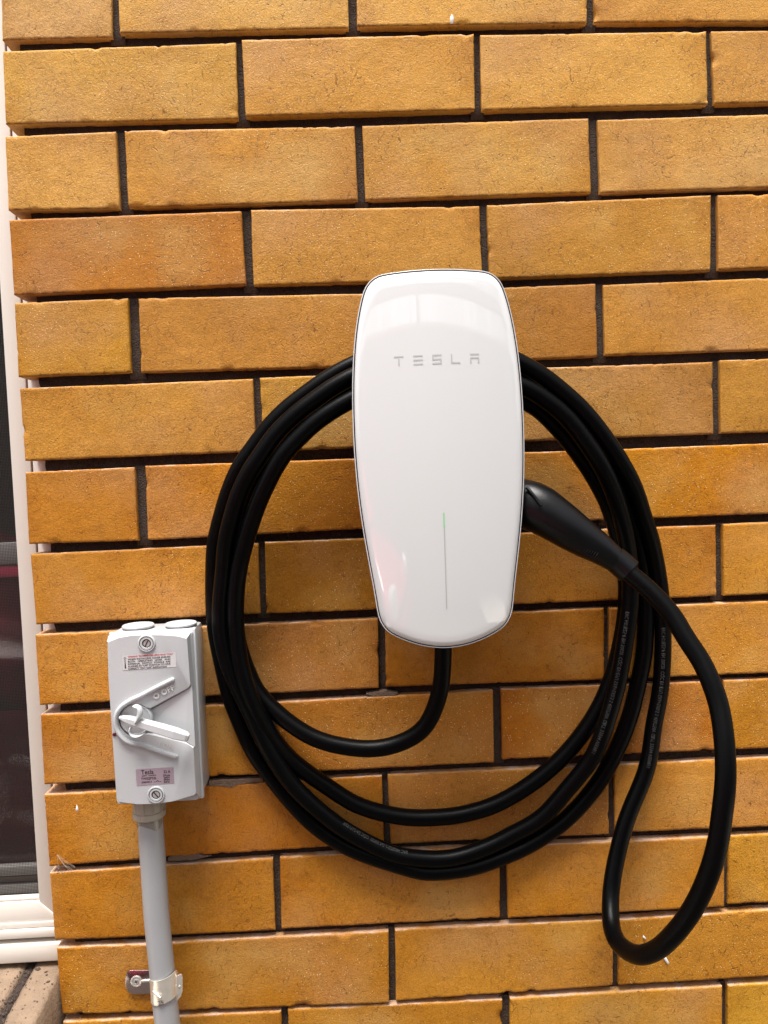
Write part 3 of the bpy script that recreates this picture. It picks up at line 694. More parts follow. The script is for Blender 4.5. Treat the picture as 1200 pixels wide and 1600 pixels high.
# ------------------------------------------------------------------ wall charger
CX, CZ = (0.4147,1.3585)
CX -= .0010
RAD = [0.07833,0.07828,0.07828,0.07833,0.07842,0.07856,0.07875,0.07899,0.07928,0.07962,0.08001,0.08046,0.08096,0.08151,0.08212,0.08280,0.08353,0.08432,0.08518,0.08611,0.08712,0.08819,0.08935,0.09059,0.09192,0.09334,0.09486,0.09648,0.09822,0.10008,0.10207,0.10420,0.10648,0.10892,0.11155,0.11437,0.11741,0.12070,0.12427,0.12816,0.13242,0.13712,0.14236,0.14826,0.15424,0.15909,0.16253,0.16496,0.16656,0.16758,0.16840,0.16917,0.16989,0.17056,0.17115,0.17168,0.17211,0.17246,0.17272,0.17287,0.17292,0.17287,0.17272,0.17246,0.17211,0.17168,0.17115,0.17056,0.16989,0.16917,0.16840,0.16758,0.16656,0.16496,0.16253,0.15909,0.15424,0.14826,0.14236,0.13712,0.13242,0.12816,0.12427,0.12070,0.11741,0.11437,0.11155,0.10892,0.10648,0.10420,0.10207,0.10008,0.09822,0.09648,0.09486,0.09334,0.09192,0.09059,0.08935,0.08819,0.08712,0.08611,0.08518,0.08432,0.08353,0.08280,0.08212,0.08151,0.08096,0.08046,0.08001,0.07962,0.07928,0.07899,0.07875,0.07856,0.07842,0.07833,0.07828,0.07828,0.07833,0.07843,0.07858,0.07878,0.07903,0.07932,0.07967,0.08007,0.08053,0.08104,0.08161,0.08223,0.08292,0.08366,0.08448,0.08536,0.08631,0.08734,0.08844,0.08962,0.09089,0.09225,0.09371,0.09527,0.09693,0.09870,0.10060,0.10262,0.10478,0.10708,0.10954,0.11215,0.11494,0.11790,0.12106,0.12442,0.12798,0.13175,0.13573,0.13992,0.14433,0.14892,0.15370,0.15862,0.16367,0.16852,0.17245,0.17510,0.17665,0.17723,0.17695,0.17628,0.17559,0.17498,0.17445,0.17401,0.17365,0.17337,0.17317,0.17305,0.17301,0.17305,0.17317,0.17337,0.17365,0.17401,0.17445,0.17498,0.17559,0.17628,0.17695,0.17723,0.17665,0.17510,0.17245,0.16852,0.16367,0.15862,0.15370,0.14892,0.14433,0.13992,0.13573,0.13175,0.12798,0.12442,0.12106,0.11790,0.11494,0.11215,0.10954,0.10708,0.10478,0.10262,0.10060,0.09870,0.09693,0.09527,0.09371,0.09225,0.09089,0.08962,0.08844,0.08734,0.08631,0.08536,0.08448,0.08366,0.08292,0.08223,0.08161,0.08104,0.08053,0.08007,0.07967,0.07932,0.07903,0.07878,0.07858,0.07843]
NR = len(RAD)
ch = thing('wall_charger', 'white glossy car charger with curved face and thin green light bar', 'charger', (CX, 0, CZ))
def outline(s, n=NR):
    out = []
    for k in range(n):
        t = -math.pi+2*math.pi*k/n
        out.append((RAD[k]*math.cos(t)*s, RAD[k]*math.sin(t)*s))
    return out
def face_y(x, z): return -(.1080-.0125*(x/.079)**2-.0065*(z/.172)**2)
def inset(d):
    "outline moved inward by d metres"
    base = outline(1); out = []
    for k in range(NR):
        a = Vector(base[k-1]); b = Vector(base[(k+1) % NR]); t = (b-a).normalized(); nrm = Vector((-t.y, t.x))
        p_ = Vector(base[k])+nrm*d; out.append((p_.x, p_.y))
    return out
def ringmesh(name, rings, mat, cap=False, smooth=True):
    V = []; F = []
    for r_ in rings: V.extend(r_)
    for j in range(len(rings)-1):
        for k in range(NR):
            k2 = (k+1) % NR; F.append((j*NR+k, (j+1)*NR+k, (j+1)*NR+k2, j*NR+k2))
    if cap:
        c = len(V); V.append((0, face_y(0, 0), 0)); j = len(rings)-1
        for k in range(NR): F.append((j*NR+k, c, j*NR+(k+1) % NR))
    o = mesh(name, V, F, mat, ch, smooth); return o
def R3(o2, dy=0): return [(x, face_y(x, z)+dy, z) for x, z in o2]
rings = []
for d_, h_ in ((.00180, .0042), (.00195, .0030), (.0024, .0022), (.0032, .00135), (.0045, .00065), (.0058, .0002), (.0070, 0)):
    rings.append(R3(inset(d_), h_))
base = inset(.0070)
for s in (.96, .92, .86, .78, .7, .6, .5, .4, .3, .2, .1, .04): rings.append([(x*s, face_y(x*s, z*s), z*s) for x, z in base])
ringmesh('faceplate', rings, M['white_glass'], cap=True)
ringmesh('gasket', [[(x, face_y(x, z)+.0034, z) for x, z in inset(.0007)], [(x, face_y(x, z)+.0034, z) for x, z in inset(.0021)]], M['gasket'])
ringmesh('glass_rim', [[(x, face_y(x, z)+.0060, z) for x, z in inset(-.0000)], [(x, face_y(x, z)+.0034, z) for x, z in inset(-.0001)], [(x, face_y(x, z)+.0025, z) for x, z in inset(.0003)], [(x, face_y(x, z)+.0026, z) for x, z in inset(.0008)], [(x, face_y(x, z)+.0042, z) for x, z in inset(.0010)]], M['glass_edge'])
ringmesh('housing', [[(x, face_y(x, z)+.0040, z) for x, z in inset(.0006)], [(x, face_y(x, z)+.010, z) for x, z in inset(.0008)], [(x, -.072, z) for x, z in inset(.003)], [(x*.96, -.066, z*.97) for x, z in inset(.006)],
   [(x*.72, -.060, (z*.62)-.03) for x, z in inset(.006)], [(x*.72, -.004, (z*.62)-.03) for x, z in inset(.006)]], M['black_shell'])
# connector holster on the right flank
bm = box_bm(.040, .072, -.078, -.030, -.040, .012, .006, 3)
from_bm('holster', bm, M['black_shell'], ch, True, 40)
# light bar
def on_face(poly, name, mat, lift=.00025):
    V = [(x, face_y(x, z)-lift, z) for x, z in poly]; return V
def face_mesh(polys, name, mat, lift=.00025):
    V = []; F = []
    for pl in polys:
        b = len(V); V.extend(on_face(pl, name, mat, lift)); F.append(tuple(range(b, b+len(pl))))
    return mesh(name, V, F, mat, ch)
def L_(p): return (p[0]-CX, p[2]-CZ)
zt = L_((0.4137, -0.1070, 1.3115)); zm = L_((0.4138, -0.1070, 1.2975)); zb = L_((0.4137, -0.1070, 1.2231))
def bar(a, b, w, name, mat, n=12, taper=0):
    P_ = []
    for k in range(n):
        t0, t1 = k/n, (k+1)/n
        xa = a[0]*(1-t0)+b[0]*t0; xb = a[0]*(1-t1)+b[0]*t1; za = a[1]*(1-t0)+b[1]*t0; zb_ = a[1]*(1-t1)+b[1]*t1
        P_.append([(xa-w, za), (xa+w, za), (xb+w, zb_), (xb-w, zb_)])
    return face_mesh(P_, name, mat)
bar(zt, zm, .0007, 'light_bar', M['led_on']); bar(zm, zb, .0004, 'light_bar', M['led_off'])
# wordmark: five wide-set letters built from strokes
def stroke(x0, z0, x1, z1): return [(x0, z1), (x1, z1), (x1, z0), (x0, z0)]
H = .0086; t_ = .0012; wL = .0084
def letter(kind, ox, oz):
    w = wL; h = H; s = t_
    if kind == 'T': r_ = [(0, h-s, w, h), (w/2-s/2, 0, w/2+s/2, h-s*1.9)]
    if kind == 'E': r_ = [(0, h-s, w, h), (0, h/2-s/2, w, h/2+s/2), (0, 0, w, s)]
    if kind == 'S': r_ = [(0, h-s, w, h), (0, h/2, s, h-s), (0, h/2-s/2, w, h/2+s/2), (w-s, s, w, h/2-s/2), (0, 0, w, s)]
    if kind == 'L': r_ = [(0, 0, w, s), (0, s, s, h)]
    if kind == 'A': r_ = [(0, h-s, w, h), (0, 0, s, h*.62), (w-s, 0, w, h*.62), (s, h*.62-s, w-s, h*.62)]
    return [[(x+ox, z+oz) for x, z in stroke(*q)] for q in r_]
cent = [L_((0.3787, -0.1060, 1.4484)), L_((0.3959, -0.1070, 1.4488)), L_((0.4129, -0.1070, 1.4494)), L_((0.4297, -0.1070, 1.4502)), L_((0.4472, -0.1060, 1.4509))]
zc = sum(c[1] for c in cent)/5
P_ = []
for kd, c in zip('TESLA', cent): P_ += letter(kd, c[0]-wL/2, zc-H/2)
face_mesh(P_, 'wordmark', M['logo'], .0002)
for c in ch.children: c.location = (0, 0, 0)

# ------------------------------------------------------------------ charging cable with plug
CP = [(0.4170,-0.0520,1.2211),(0.4156,-0.0500,1.1923),(0.4142,-0.0470,1.1629),(0.4123,-0.0440,1.1385),(0.4061,-0.0400,1.1150),(0.3920,-0.0360,1.0890),(0.3637,-0.0330,1.0743),(0.3312,-0.0310,1.0713),(0.2882,-0.0290,1.0814),(0.2563,-0.0240,1.1006),(0.2274,-0.0160,1.1281),(0.2151,-0.0120,1.1543),(0.2074,-0.0120,1.1845),(0.2058,-0.0120,1.2176),(0.2093,-0.0120,1.2504),(0.2186,-0.0199,1.2835),(0.2277,-0.0279,1.3159),(0.2403,-0.0358,1.3474),(0.2537,-0.0390,1.3707),(0.2690,-0.0390,1.3908),(0.2893,-0.0390,1.4094),(0.3163,-0.0390,1.4259),(0.3450,-0.0390,1.4361),(0.3795,-0.0390,1.4361),(0.4238,-0.0390,1.4395),(0.4679,-0.0390,1.4316),(0.5115,-0.0400,1.4111),(0.5258,-0.0400,1.3992),(0.5394,-0.0400,1.3842),(0.5536,-0.0400,1.3659),(0.5666,-0.0398,1.3464),(0.5777,-0.0356,1.3287),(0.5891,-0.0305,1.3074),(0.6006,-0.0228,1.2752),(0.6098,-0.0146,1.2396),(0.6110,-0.0130,1.2127),(0.6091,-0.0130,1.1893),(0.6029,-0.0130,1.1593),(0.5970,-0.0130,1.1381),(0.5883,-0.0130,1.1142),(0.5720,-0.0130,1.0845),(0.5475,-0.0130,1.0538),(0.5212,-0.0130,1.0300),(0.4902,-0.0130,1.0098),(0.4622,-0.0130,0.9969),(0.4391,-0.0130,0.9914),(0.4169,-0.0130,0.9885),(0.3721,-0.0130,0.9903),(0.3259,-0.0130,1.0044),(0.2936,-0.0130,1.0264),(0.2590,-0.0180,1.0571),(0.2424,-0.0240,1.0814),(0.2295,-0.0300,1.1078),(0.2186,-0.0340,1.1369),(0.2123,-0.0340,1.1663),(0.2101,-0.0340,1.1987),(0.2109,-0.0340,1.2276),(0.2159,-0.0356,1.2596),(0.2268,-0.0438,1.2929),(0.2392,-0.0515,1.3228),(0.2514,-0.0575,1.3459),(0.2657,-0.0610,1.3686),(0.2816,-0.0610,1.3850),(0.3007,-0.0610,1.4013),(0.3257,-0.0610,1.4162),(0.3506,-0.0610,1.4274),(0.3816,-0.0610,1.4384),(0.4216,-0.0610,1.4431),(0.4645,-0.0610,1.4379),(0.5012,-0.0610,1.4262),(0.5255,-0.0610,1.4100),(0.5436,-0.0610,1.3928),(0.5586,-0.0610,1.3719),(0.5724,-0.0610,1.3497),(0.5854,-0.0554,1.3243),(0.5951,-0.0491,1.2985),(0.6032,-0.0419,1.2690),(0.6083,-0.0340,1.2356),(0.6069,-0.0340,1.2030),(0.6015,-0.0340,1.1706),(0.5939,-0.0340,1.1315),(0.5853,-0.0340,1.1023),(0.5746,-0.0340,1.0717),(0.5645,-0.0280,1.0461),(0.5420,-0.0220,1.0161),(0.5146,-0.0180,0.9846),(0.4830,-0.0150,0.9666),(0.4557,-0.0150,0.9544),(0.4151,-0.0150,0.9444),(0.3703,-0.0150,0.9490),(0.3486,-0.0150,0.9570),(0.3271,-0.0160,0.9696),(0.3053,-0.0180,0.9853),(0.2825,-0.0200,1.0063),(0.2596,-0.0230,1.0323),(0.2436,-0.0270,1.0593),(0.2303,-0.0290,1.0870),(0.2189,-0.0300,1.1161),(0.2086,-0.0300,1.1408),(0.1990,-0.0300,1.1673),(0.1942,-0.0300,1.1986),(0.1957,-0.0300,1.2276),(0.2008,-0.0319,1.2611),(0.2041,-0.0373,1.2832),(0.2104,-0.0427,1.3048),(0.2216,-0.0502,1.3340),(0.2333,-0.0557,1.3552),(0.2452,-0.0570,1.3707),(0.2595,-0.0570,1.3897),(0.2793,-0.0570,1.4079),(0.3002,-0.0570,1.4224),(0.3222,-0.0570,1.4362),(0.3484,-0.0570,1.4474),(0.3794,-0.0570,1.4560),(0.4227,-0.0570,1.4606),(0.4665,-0.0520,1.4543),(0.5019,-0.0450,1.4416),(0.5251,-0.0385,1.4296),(0.5438,-0.0385,1.4125),(0.5611,-0.0385,1.3917),(0.5760,-0.0385,1.3708),(0.5883,-0.0385,1.3481),(0.6024,-0.0329,1.3231),(0.6146,-0.0255,1.2918),(0.6245,-0.0179,1.2593),(0.6306,-0.0115,1.2250),(0.6311,-0.0115,1.1894),(0.6290,-0.0115,1.1544),(0.6236,-0.0115,1.1276),(0.6117,-0.0115,1.0840),(0.5958,-0.0115,1.0473),(0.5781,-0.0115,1.0175),(0.5556,-0.0115,0.9912),(0.5334,-0.0115,0.9718),(0.5016,-0.0115,0.9529),(0.4707,-0.0115,0.9409),(0.4352,-0.0115,0.9312),(0.3927,-0.0115,0.9295),(0.3727,-0.0115,0.9354),(0.3403,-0.0115,0.9476),(0.3088,-0.0115,0.9624),(0.2779,-0.0115,0.9859),(0.2576,-0.0115,1.0088),(0.2371,-0.0115,1.0370),(0.2175,-0.0115,1.0684),(0.2046,-0.0115,1.1026),(0.1972,-0.0115,1.1250),(0.1906,-0.0115,1.1620),(0.1857,-0.0115,1.1954),(0.1852,-0.0115,1.2251),(0.1872,-0.0131,1.2581),(0.1909,-0.0194,1.2847),(0.1982,-0.0250,1.3074),(0.2097,-0.0325,1.3372),(0.2225,-0.0385,1.3613),(0.2358,-0.0385,1.3783),(0.2518,-0.0385,1.3984),(0.2720,-0.0385,1.4170),(0.2940,-0.0385,1.4324),(0.3165,-0.0385,1.4465),(0.3428,-0.0385,1.4586),(0.3809,-0.0385,1.4704),(0.4244,-0.0450,1.4741),(0.4668,-0.0530,1.4664),(0.4935,-0.0570,1.4526),(0.5051,-0.0570,1.4461),(0.5198,-0.0570,1.4370),(0.5380,-0.0570,1.4216),(0.5557,-0.0570,1.4049),(0.5702,-0.0570,1.3871),(0.5814,-0.0560,1.3712),(0.5902,-0.0550,1.3584),(0.6006,-0.0527,1.3405),(0.6096,-0.0479,1.3250),(0.6218,-0.0385,1.2942),(0.6304,-0.0317,1.2740),(0.6401,-0.0214,1.2424),(0.6451,-0.0170,1.2151),(0.6474,-0.0150,1.1899),(0.6482,-0.0130,1.1639),(0.6469,-0.0130,1.1370),(0.6435,-0.0130,1.1067),(0.6364,-0.0140,1.0768),(0.6264,-0.0180,1.0311),(0.6050,-0.0240,0.9891),(0.5958,-0.0280,0.9690),(0.5886,-0.0320,0.9490),(0.5815,-0.0380,0.9295),(0.5762,-0.0450,0.9114),(0.5716,-0.0580,0.8971),(0.5689,-0.0700,0.8898),(0.5699,-0.0900,0.8876),(0.5748,-0.1100,0.8915),(0.5793,-0.1250,0.8986),(0.5882,-0.1400,0.9128),(0.5961,-0.1550,0.9336),(0.6054,-0.1650,0.9550),(0.6135,-0.1720,0.9765),(0.6213,-0.1780,1.0032),(0.6275,-0.1800,1.0277),(0.6312,-0.1800,1.0517),(0.6352,-0.1780,1.0726),(0.6380,-0.1740,1.0891),(0.6410,-0.1650,1.1134),(0.6425,-0.1530,1.1376),(0.6396,-0.1450,1.1548),(0.6352,-0.1350,1.1725),(0.6257,-0.1240,1.1914),(0.6190,-0.1140,1.2097),(0.6033,-0.1020,1.2309),(0.5862,-0.0920,1.2483),(0.5765,-0.0870,1.2572)]
path = resample(smooth_path(resample(catmull(CP), .003), 14), .004)
cab = thing('charging_cable', 'black charging cable coiled behind the charger with its plug holstered', 'cable', (path[0].x, path[0].y, path[0].z))
sweep('sheath', path, .0086, M['cable'], cab, 24)
T_, N_ = frames(path)
def nearest(p_, lo=0, hi=None):
    hi = hi or len(path); return min(range(lo, hi), key=lambda i: (path[i]-Vector(p_)).length)
cum = [0]
for a, b in zip(path[:-1], path[1:]): cum.append(cum[-1]+(b-a).length)
def at(s):
    s = max(0, min(cum[-1]-1e-6, s)); lo, hi = 0, len(cum)-1
    while hi-lo > 1:
        m_ = (lo+hi)//2
        if cum[m_] <= s: lo = m_
        else: hi = m_
    t = (s-cum[lo])/(cum[hi]-cum[lo]); return path[lo].lerp(path[hi], t), N_[lo][0].lerp(N_[hi][0], t).normalized(), N_[lo][1].lerp(N_[hi][1], t).normalized()
def cable_text(body, s_end, size, ang, xs=.8, end=True):
    "text wrapped on the sheath, reading along the path; s_end = arc length where it ends"
    V, F = text_mesh(body, size, res=2, xscale=xs, offset=.00006)
    w = max(v.x for v in V); out = []
    for v in V:
        s = s_end-(w-v.x) if end else s_end+v.x
        c, u, sd2 = at(s); a = ang+v.y/.0088
        out.append(c+(u*math.cos(a)+sd2*math.sin(a))*.00885)
    mesh('printed_text', out, F, M['cable_print'], cab)
TXT = 'EVC H07BZ5-F EN 50620  CQC EV-EYU 5X6+5X0.5 S 450/750V GB/T 33594 V059811'
def arc_at(p_, smin, smax):
    i = min((i for i in range(len(path)) if smin <= cum[i] <= smax), key=lambda i: (path[i]-Vector(p_)).length); return cum[i]
LN = cum[-1]
print('cable length', LN)
s1 = arc_at((0.3703,-0.0150,0.9490), LN*.42, LN*.60)
cable_text('EVC H07BZ5-F EN 50620  CQC EV-EYU 5X6', s1, .0052, 0.75, end=False)
s2 = arc_at((0.5698,-0.0310,1.0563), LN*.25, LN*.5)
cable_text(TXT, s2, .0052, 0.35)
s3 = arc_at((0.6264,-0.0180,1.0311), LN*.7, LN*.97)
cable_text(TXT, s3, .0052, 0.1)

# plug: handle lofted along its axis
hp = [(0.4893, -0.0600, 1.3178), (0.4978, -0.0660, 1.3139), (0.5068, -0.0700, 1.3106), (0.5179, -0.0740, 1.3030), (0.5301, -0.0780, 1.2936), (0.5431, -0.0810, 1.2835), (0.5557, -0.0830, 1.2747), (0.5671, -0.0850, 1.2665), (0.5745, -0.0860, 1.2602), (0.5790, -0.0870, 1.2565)]
hr = [(.019, .0225), (.021, .0240), (.0215, .0232), (.0205, .0215), (.0195, .0202), (.0185, .0188), (.017, .0170), (.0150, .0148), (.0130, .0125), (.0115, .0110)]
hpp = catmull(hp, .004); rr = []
for i, q in enumerate(hpp):
    t = i/(len(hpp)-1)*(len(hr)-1); k = min(int(t), len(hr)-2); f = t-k
    rr.append((hr[k][0]*(1-f)+hr[k+1][0]*f, hr[k][1]*(1-f)+hr[k+1][1]*f))
sweep('plug_handle', smooth_path(hpp, 3), rr, M['plug'], cab, 36)
sweep('collar', catmull([(0.5757, -0.0860, 1.2602), (0.5812, -0.0875, 1.2552), (0.5881, -0.0900, 1.2480)], .003), .0124, M['plug'], cab, 30)
# ribs of the grip
a0, a1 = Vector((0.5160, -0.0905, 1.2926)), Vector((0.5550, -0.0985, 1.2654))
for k in range(22):
    c = a0.lerp(a1, k/21); d = (a1-a0).normalized(); q = Vector((-d.z, 0, d.x)).normalized()
    pts = [c+q*.0045+Vector((0, .001, 0)), c+Vector((0, .0, 0)), c-q*.0045+Vector((0, .0022, 0))]
    sweep('grip_rib', pts, .00055, M['plug'], cab, 6)
# latch button ridge
sweep('latch', catmull([(0.4951, -0.0840, 1.3304), (0.4995, -0.0880, 1.3243), (0.5060, -0.0925, 1.3134)], .002), .0016, M['plug'], cab, 8)
rebase(cab)

# ------------------------------------------------------------------ isolator switch
sw = thing('isolator_switch', 'pale grey rotary isolator switch box with its lever at ON', 'switch', (.128, 0, 1.02))
SM = M['switch']
X0, X1, Z0, Z1 = .0885, .1705, 1.0350, 1.2030
box('base', X0+.001, X1-.001, .001, -.0385, Z0+.0015, Z1, M['switch_base'], sw, .0022)
box('rim', X0-.0010, X1+.0012, -.0385, -.0445, Z0-.001, Z1+.0012, SM, sw, .0014)
# cover body: a shallow tray with chamfered top and sides, floor at the wedge level
YF = -.0620; YW = -.0545
def XZ(*P_): return [(q[0], q[2]) for q in P_]
def loft(name, loops, mat, parent, capy=True):
    V = []; F = []; n_ = len(loops[0])
    for lp in loops: V.extend(lp)
    for j in range(len(loops)-1):
        for k in range(n_): k2 = (k+1) % n_; F.append((j*n_+k, j*n_+k2, (j+1)*n_+k2, (j+1)*n_+k))
    bm = bmesh.new(); vs = [bm.verts.new(v) for v in V]
    for f in F: bm.faces.new([vs[i] for i in f])
    if capy: bm.faces.new(vs[-n_:]); bm.faces.new(vs[:n_])
    bmesh.ops.triangulate(bm, faces=[f_ for f_ in bm.faces if len(f_.verts) > 4])
    return from_bm(name, bm, mat, parent, True, 28)
def rr_loop(x0, x1, z0, z1, y, r, n_=4):
    out = []
    for cx_, cz_, a0_ in ((x1-r, z1-r, 0), (x0+r, z1-r, 90), (x0+r, z0+r, 180), (x1-r, z0+r, 270)):
        for k in range(n_+1):
            a = math.radians(a0_+90*k/n_); out.append((cx_+r*math.cos(a), y, cz_+r*math.sin(a)))
    return out
loft('cover', [rr_loop(X0, X1-.0004, Z0+.001, Z1, -.0440, .003), rr_loop(X0+.0004, X1-.0012, Z0+.0015, Z1-.0005, -.0505, .003), rr_loop(X0+.0012, X1-.0022, Z0+.0022, Z1-.004, YW, .003)], SM, sw)
# raised face plate with the wedge and the round well cut out
c0 = Vector((0.1142, -0.0620, 1.1217)); RW = .0168
well = []
a_s, a_e = math.radians(33), math.radians(-33)
def ang(p_): return math.atan2(p_[2]-c0.z, p_[0]-c0.x)
pa = (0.1292, -0.0620, 1.1328); pb = (0.1242, -0.0620, 1.1074)
A0, A1 = ang(pa), ang(pb)
n_ = 26
arc = [(c0.x+RW*math.cos(A0+(2*math.pi+A1-A0)*k/n_), c0.z+RW*math.sin(A0+(2*math.pi+A1-A0)*k/n_)) for k in range(n_+1)]
outer = XZ((0.1675, -0.0620, 1.1991), (0.1680, -0.0620, 1.1558), (0.1680, -0.0620, 1.1527), (0.1659, -0.0620, 1.1500))
lower = XZ((0.1601, -0.0620, 1.0974), (0.1642, -0.0620, 1.0943), (0.1681, -0.0620, 1.0919), (0.1683, -0.0620, 1.0471), (0.1660, -0.0620, 1.0444), (0.1454, -0.0620, 1.0401), (0.1299, -0.0620, 1.0384), (0.1115, -0.0620, 1.0391), (0.0926, -0.0620, 1.0417), (0.0915, -0.0620, 1.0436), (0.0907, -0.0620, 1.1634), (0.0915, -0.0620, 1.1987))
topb = XZ((0.1023, -0.0620, 1.2019), (0.1145, -0.0620, 1.2035), (0.1279, -0.0620, 1.2036), (0.1449, -0.0620, 1.2026), (0.1570, -0.0620, 1.2012))
poly = outer+arc+lower+topb
bm = bmesh.new(); f_ = [bm.verts.new((x, YF, z)) for x, z in poly]; b_ = []
zc_ = (Z0+Z1)/2
for x, z in poly: b_.append(bm.verts.new((x, YW-.0002, z)))
ff = bm.faces.new(f_)
for i in range(len(poly)): bm.faces.new((f_[i], b_[i], b_[(i+1) % len(poly)], f_[(i+1) % len(poly)]))
bmesh.ops.bevel(bm, geom=list(ff.edges), offset=.0008, segments=2, profile=.5, affect='EDGES', clamp_overlap=True)
bmesh.ops.triangulate(bm, faces=[q for q in bm.faces if len(q.verts) > 4])
from_bm('face_plate', bm, SM, sw, True, 30)
# chamfer strips round the face plate (top slope bowed, right slope)
def quadstrip(name, A_, B_, mat):
    V = list(A_)+list(B_); k = len(A_); F = [(i, i+1, k+i+1, k+i) for i in range(k-1)]
    return mesh(name, V, F, mat, sw, False)
tA = [(0.0912, -0.0617, 1.1986), (0.1022, -0.0617, 1.2018), (0.1144, -0.0617, 1.2034), (0.1278, -0.0617, 1.2035), (0.1448, -0.0617, 1.2025), (0.1569, -0.0617, 1.2011), (0.1675, -0.0617, 1.1991)]
tB = [(X0+.0006+(X1-X0-.0022)*k/6, -.0500, Z1-.0008) for k in range(7)]
quadstrip('top_slope', tA, tB, SM)
quadstrip('side_slope', [tA[-1], (0.1680, -0.0617, 1.1558), (0.1679, -0.0617, 1.1520)], [tB[-1], (X1-.0010, -.0500, (0.1673, -0.0500, 1.1527)[2]), (X1-.0010, -.0500, (0.1669, -0.0500, 1.1457)[2])], SM)
quadstrip('side_slope', [(0.1680, -0.0617, 1.0918), (0.1682, -0.0617, 1.0470)], [(X1-.0010, -.0500, (0.1671, -0.0500, 1.0891)[2]), (X1-.0010, -.0500, Z0+.002)], SM)
quadstrip('wedge_floor', [(0.1251, -0.0555, 1.1273), (0.1654, -0.0600, 1.1486), (0.1693, -0.0600, 1.1515)], [(0.1215, -0.0555, 1.1060), (0.1603, -0.0600, 1.0979), (0.1692, -0.0600, 1.0918)], SM)
# raised V ridge round the knob
rp = [(0.1515, -0.0635, 1.1595), (0.1365, -0.0635, 1.1528), (0.1221, -0.0635, 1.1460), (0.1115, -0.0635, 1.1416), (0.1027, -0.0635, 1.1364), (0.0978, -0.0635, 1.1304), (0.0958, -0.0635, 1.1231), (0.0963, -0.0635, 1.1149), (0.0996, -0.0635, 1.1079), (0.1050, -0.0635, 1.1023), (0.1122, -0.0635, 1.0991), (0.1194, -0.0635, 1.0975), (0.1350, -0.0635, 1.0907), (0.1511, -0.0635, 1.0842)]
rpp = catmull(rp, .002); rad_ = []
for i, q in enumerate(rpp):
    t = i/(len(rpp)-1); m_ = math.exp(-((t-.52)/.24)**4); rad_.append((.0026+.0008*m_, .0023))
sweep('ridge', rpp, rad_, SM, sw, 12)
for e in (rpp[0], rpp[-1]):
    lathe('ridge_end', [(.0020, -.0015), (.0020, .0010), (.0015, .0019), (.0004, .0023)], e, (0, -1, 0), SM, sw, 20)
# well ring, knob disc
lathe('well', [(RW, -.0005), (RW-.0002, .0002), (.0002, .0002)], (c0.x, YW, c0.z), (0, -1, 0), M['switch_base'], sw, 48)
lathe('knob', [(.0158, -.001), (.0158, .0055), (.0150, .0068), (.0140, .0072), (.0135, .0066), (.0002, .0064)], (c0.x, YW, c0.z), (0, -1, 0), SM, sw, 56, 35)
# lever
l0 = Vector((0.1013, -0.0710, 1.1276)); l1 = Vector((0.1669, -0.0750, 1.1058))
d = (l1-l0); Ln = d.length; ex = d.normalized(); ey = Vector((0, -1, 0)); ey = (ey-ex*ex.dot(ey)).normalized(); ez = ex.cross(ey)*-1
if ez.z < 0: ez = -ez
def lever_pt(u, w, h): return l0+ex*u*Ln+ez*w+ey*h
secs = [(0, .0006, -.003, .001), (.03, .0016, -.0045, .0018), (.12, .0030, -.0055, .0030), (.3, .0040, -.0055, .0036), (.55, .0046, -.0055, .0042), (.80, .0050, -.0050, .0046), (.96, .0042, -.0040, .0036), (1.0, .0030, -.002, .0022)]
V = []; F = []
for u, w, lo_, hi_ in secs:
    V += [lever_pt(u, -w, lo_), lever_pt(u, -w, hi_*.35), lever_pt(u, -w*.75, hi_), lever_pt(u, w*.75, hi_), lever_pt(u, w, hi_*.35), lever_pt(u, w, lo_)]
for j in range(len(secs)-1):
    for k in range(6): k2 = (k+1) % 6; F.append((j*6+k, j*6+k2, (j+1)*6+k2, (j+1)*6+k))
F += [tuple(range(6)), tuple(range(len(V)-6, len(V)))]
lv = mesh('lever', V, F, SM, sw)
md = lv.modifiers.new('b', 'BEVEL'); md.width = .0006; md.segments = 2
# finger wings of the knob
w1 = catmull([(0.1173, -0.0720, 1.1382), (0.1212, -0.0735, 1.1366), (0.1223, -0.0740, 1.1324), (0.1212, -0.0740, 1.1281), (0.1180, -0.0730, 1.1237)], .0015)
sweep('finger_wing', w1, [(.0045, .0016+.0012*math.sin(math.pi*i/(len(w1)-1))) for i in range(len(w1))], SM, sw, 12)
w2 = catmull([(0.1123, -0.0710, 1.1178), (0.1111, -0.0720, 1.1144), (0.1127, -0.0720, 1.1107), (0.1169, -0.0720, 1.1092), (0.1215, -0.0710, 1.1099), (0.1256, -0.0700, 1.1118)], .0015)
sweep('finger_wing', w2, [(.0040, .0012) for i in range(len(w2))], SM, sw, 12)
# screws
def captive(p_, slot, nm='screw'):
    c = (p_[0], YF, p_[2])
    lathe('screw_boss', [(.0083, -.001), (.0083, .0010), (.0077, .0018), (.0069, .0018), (.0068, .0006), (.0062, .0006), (.0061, .0016), (.0044, .0016), (.0040, -.0002), (.0001, -.0004)], c, (0, -1, 0), SM, sw, 44)
    g1 = lathe('gap_ring', [(.00685, .00065), (.00615, .00070)], c, (0, -1, 0), M['dark_gap'], sw, 44)
    lathe('screw', [(.0036, -.0004), (.0036, .0004), (.0030, .0009), (.0001, .0009)], c, (0, -1, 0), M['screw'], sw, 30)
    a = math.radians(slot); dx, dz = math.cos(a), math.sin(a); q = Vector(c)+Vector((0, -.00105, 0)); u = Vector((dx, 0, dz)); w = Vector((-dz, 0, dx))
    mesh('slot', [q+u*.0031+w*.0006, q+u*.0031-w*.0006, q-u*.0031-w*.0006, q-u*.0031+w*.0006], [(0, 1, 2, 3)], M['dark_gap'], sw)
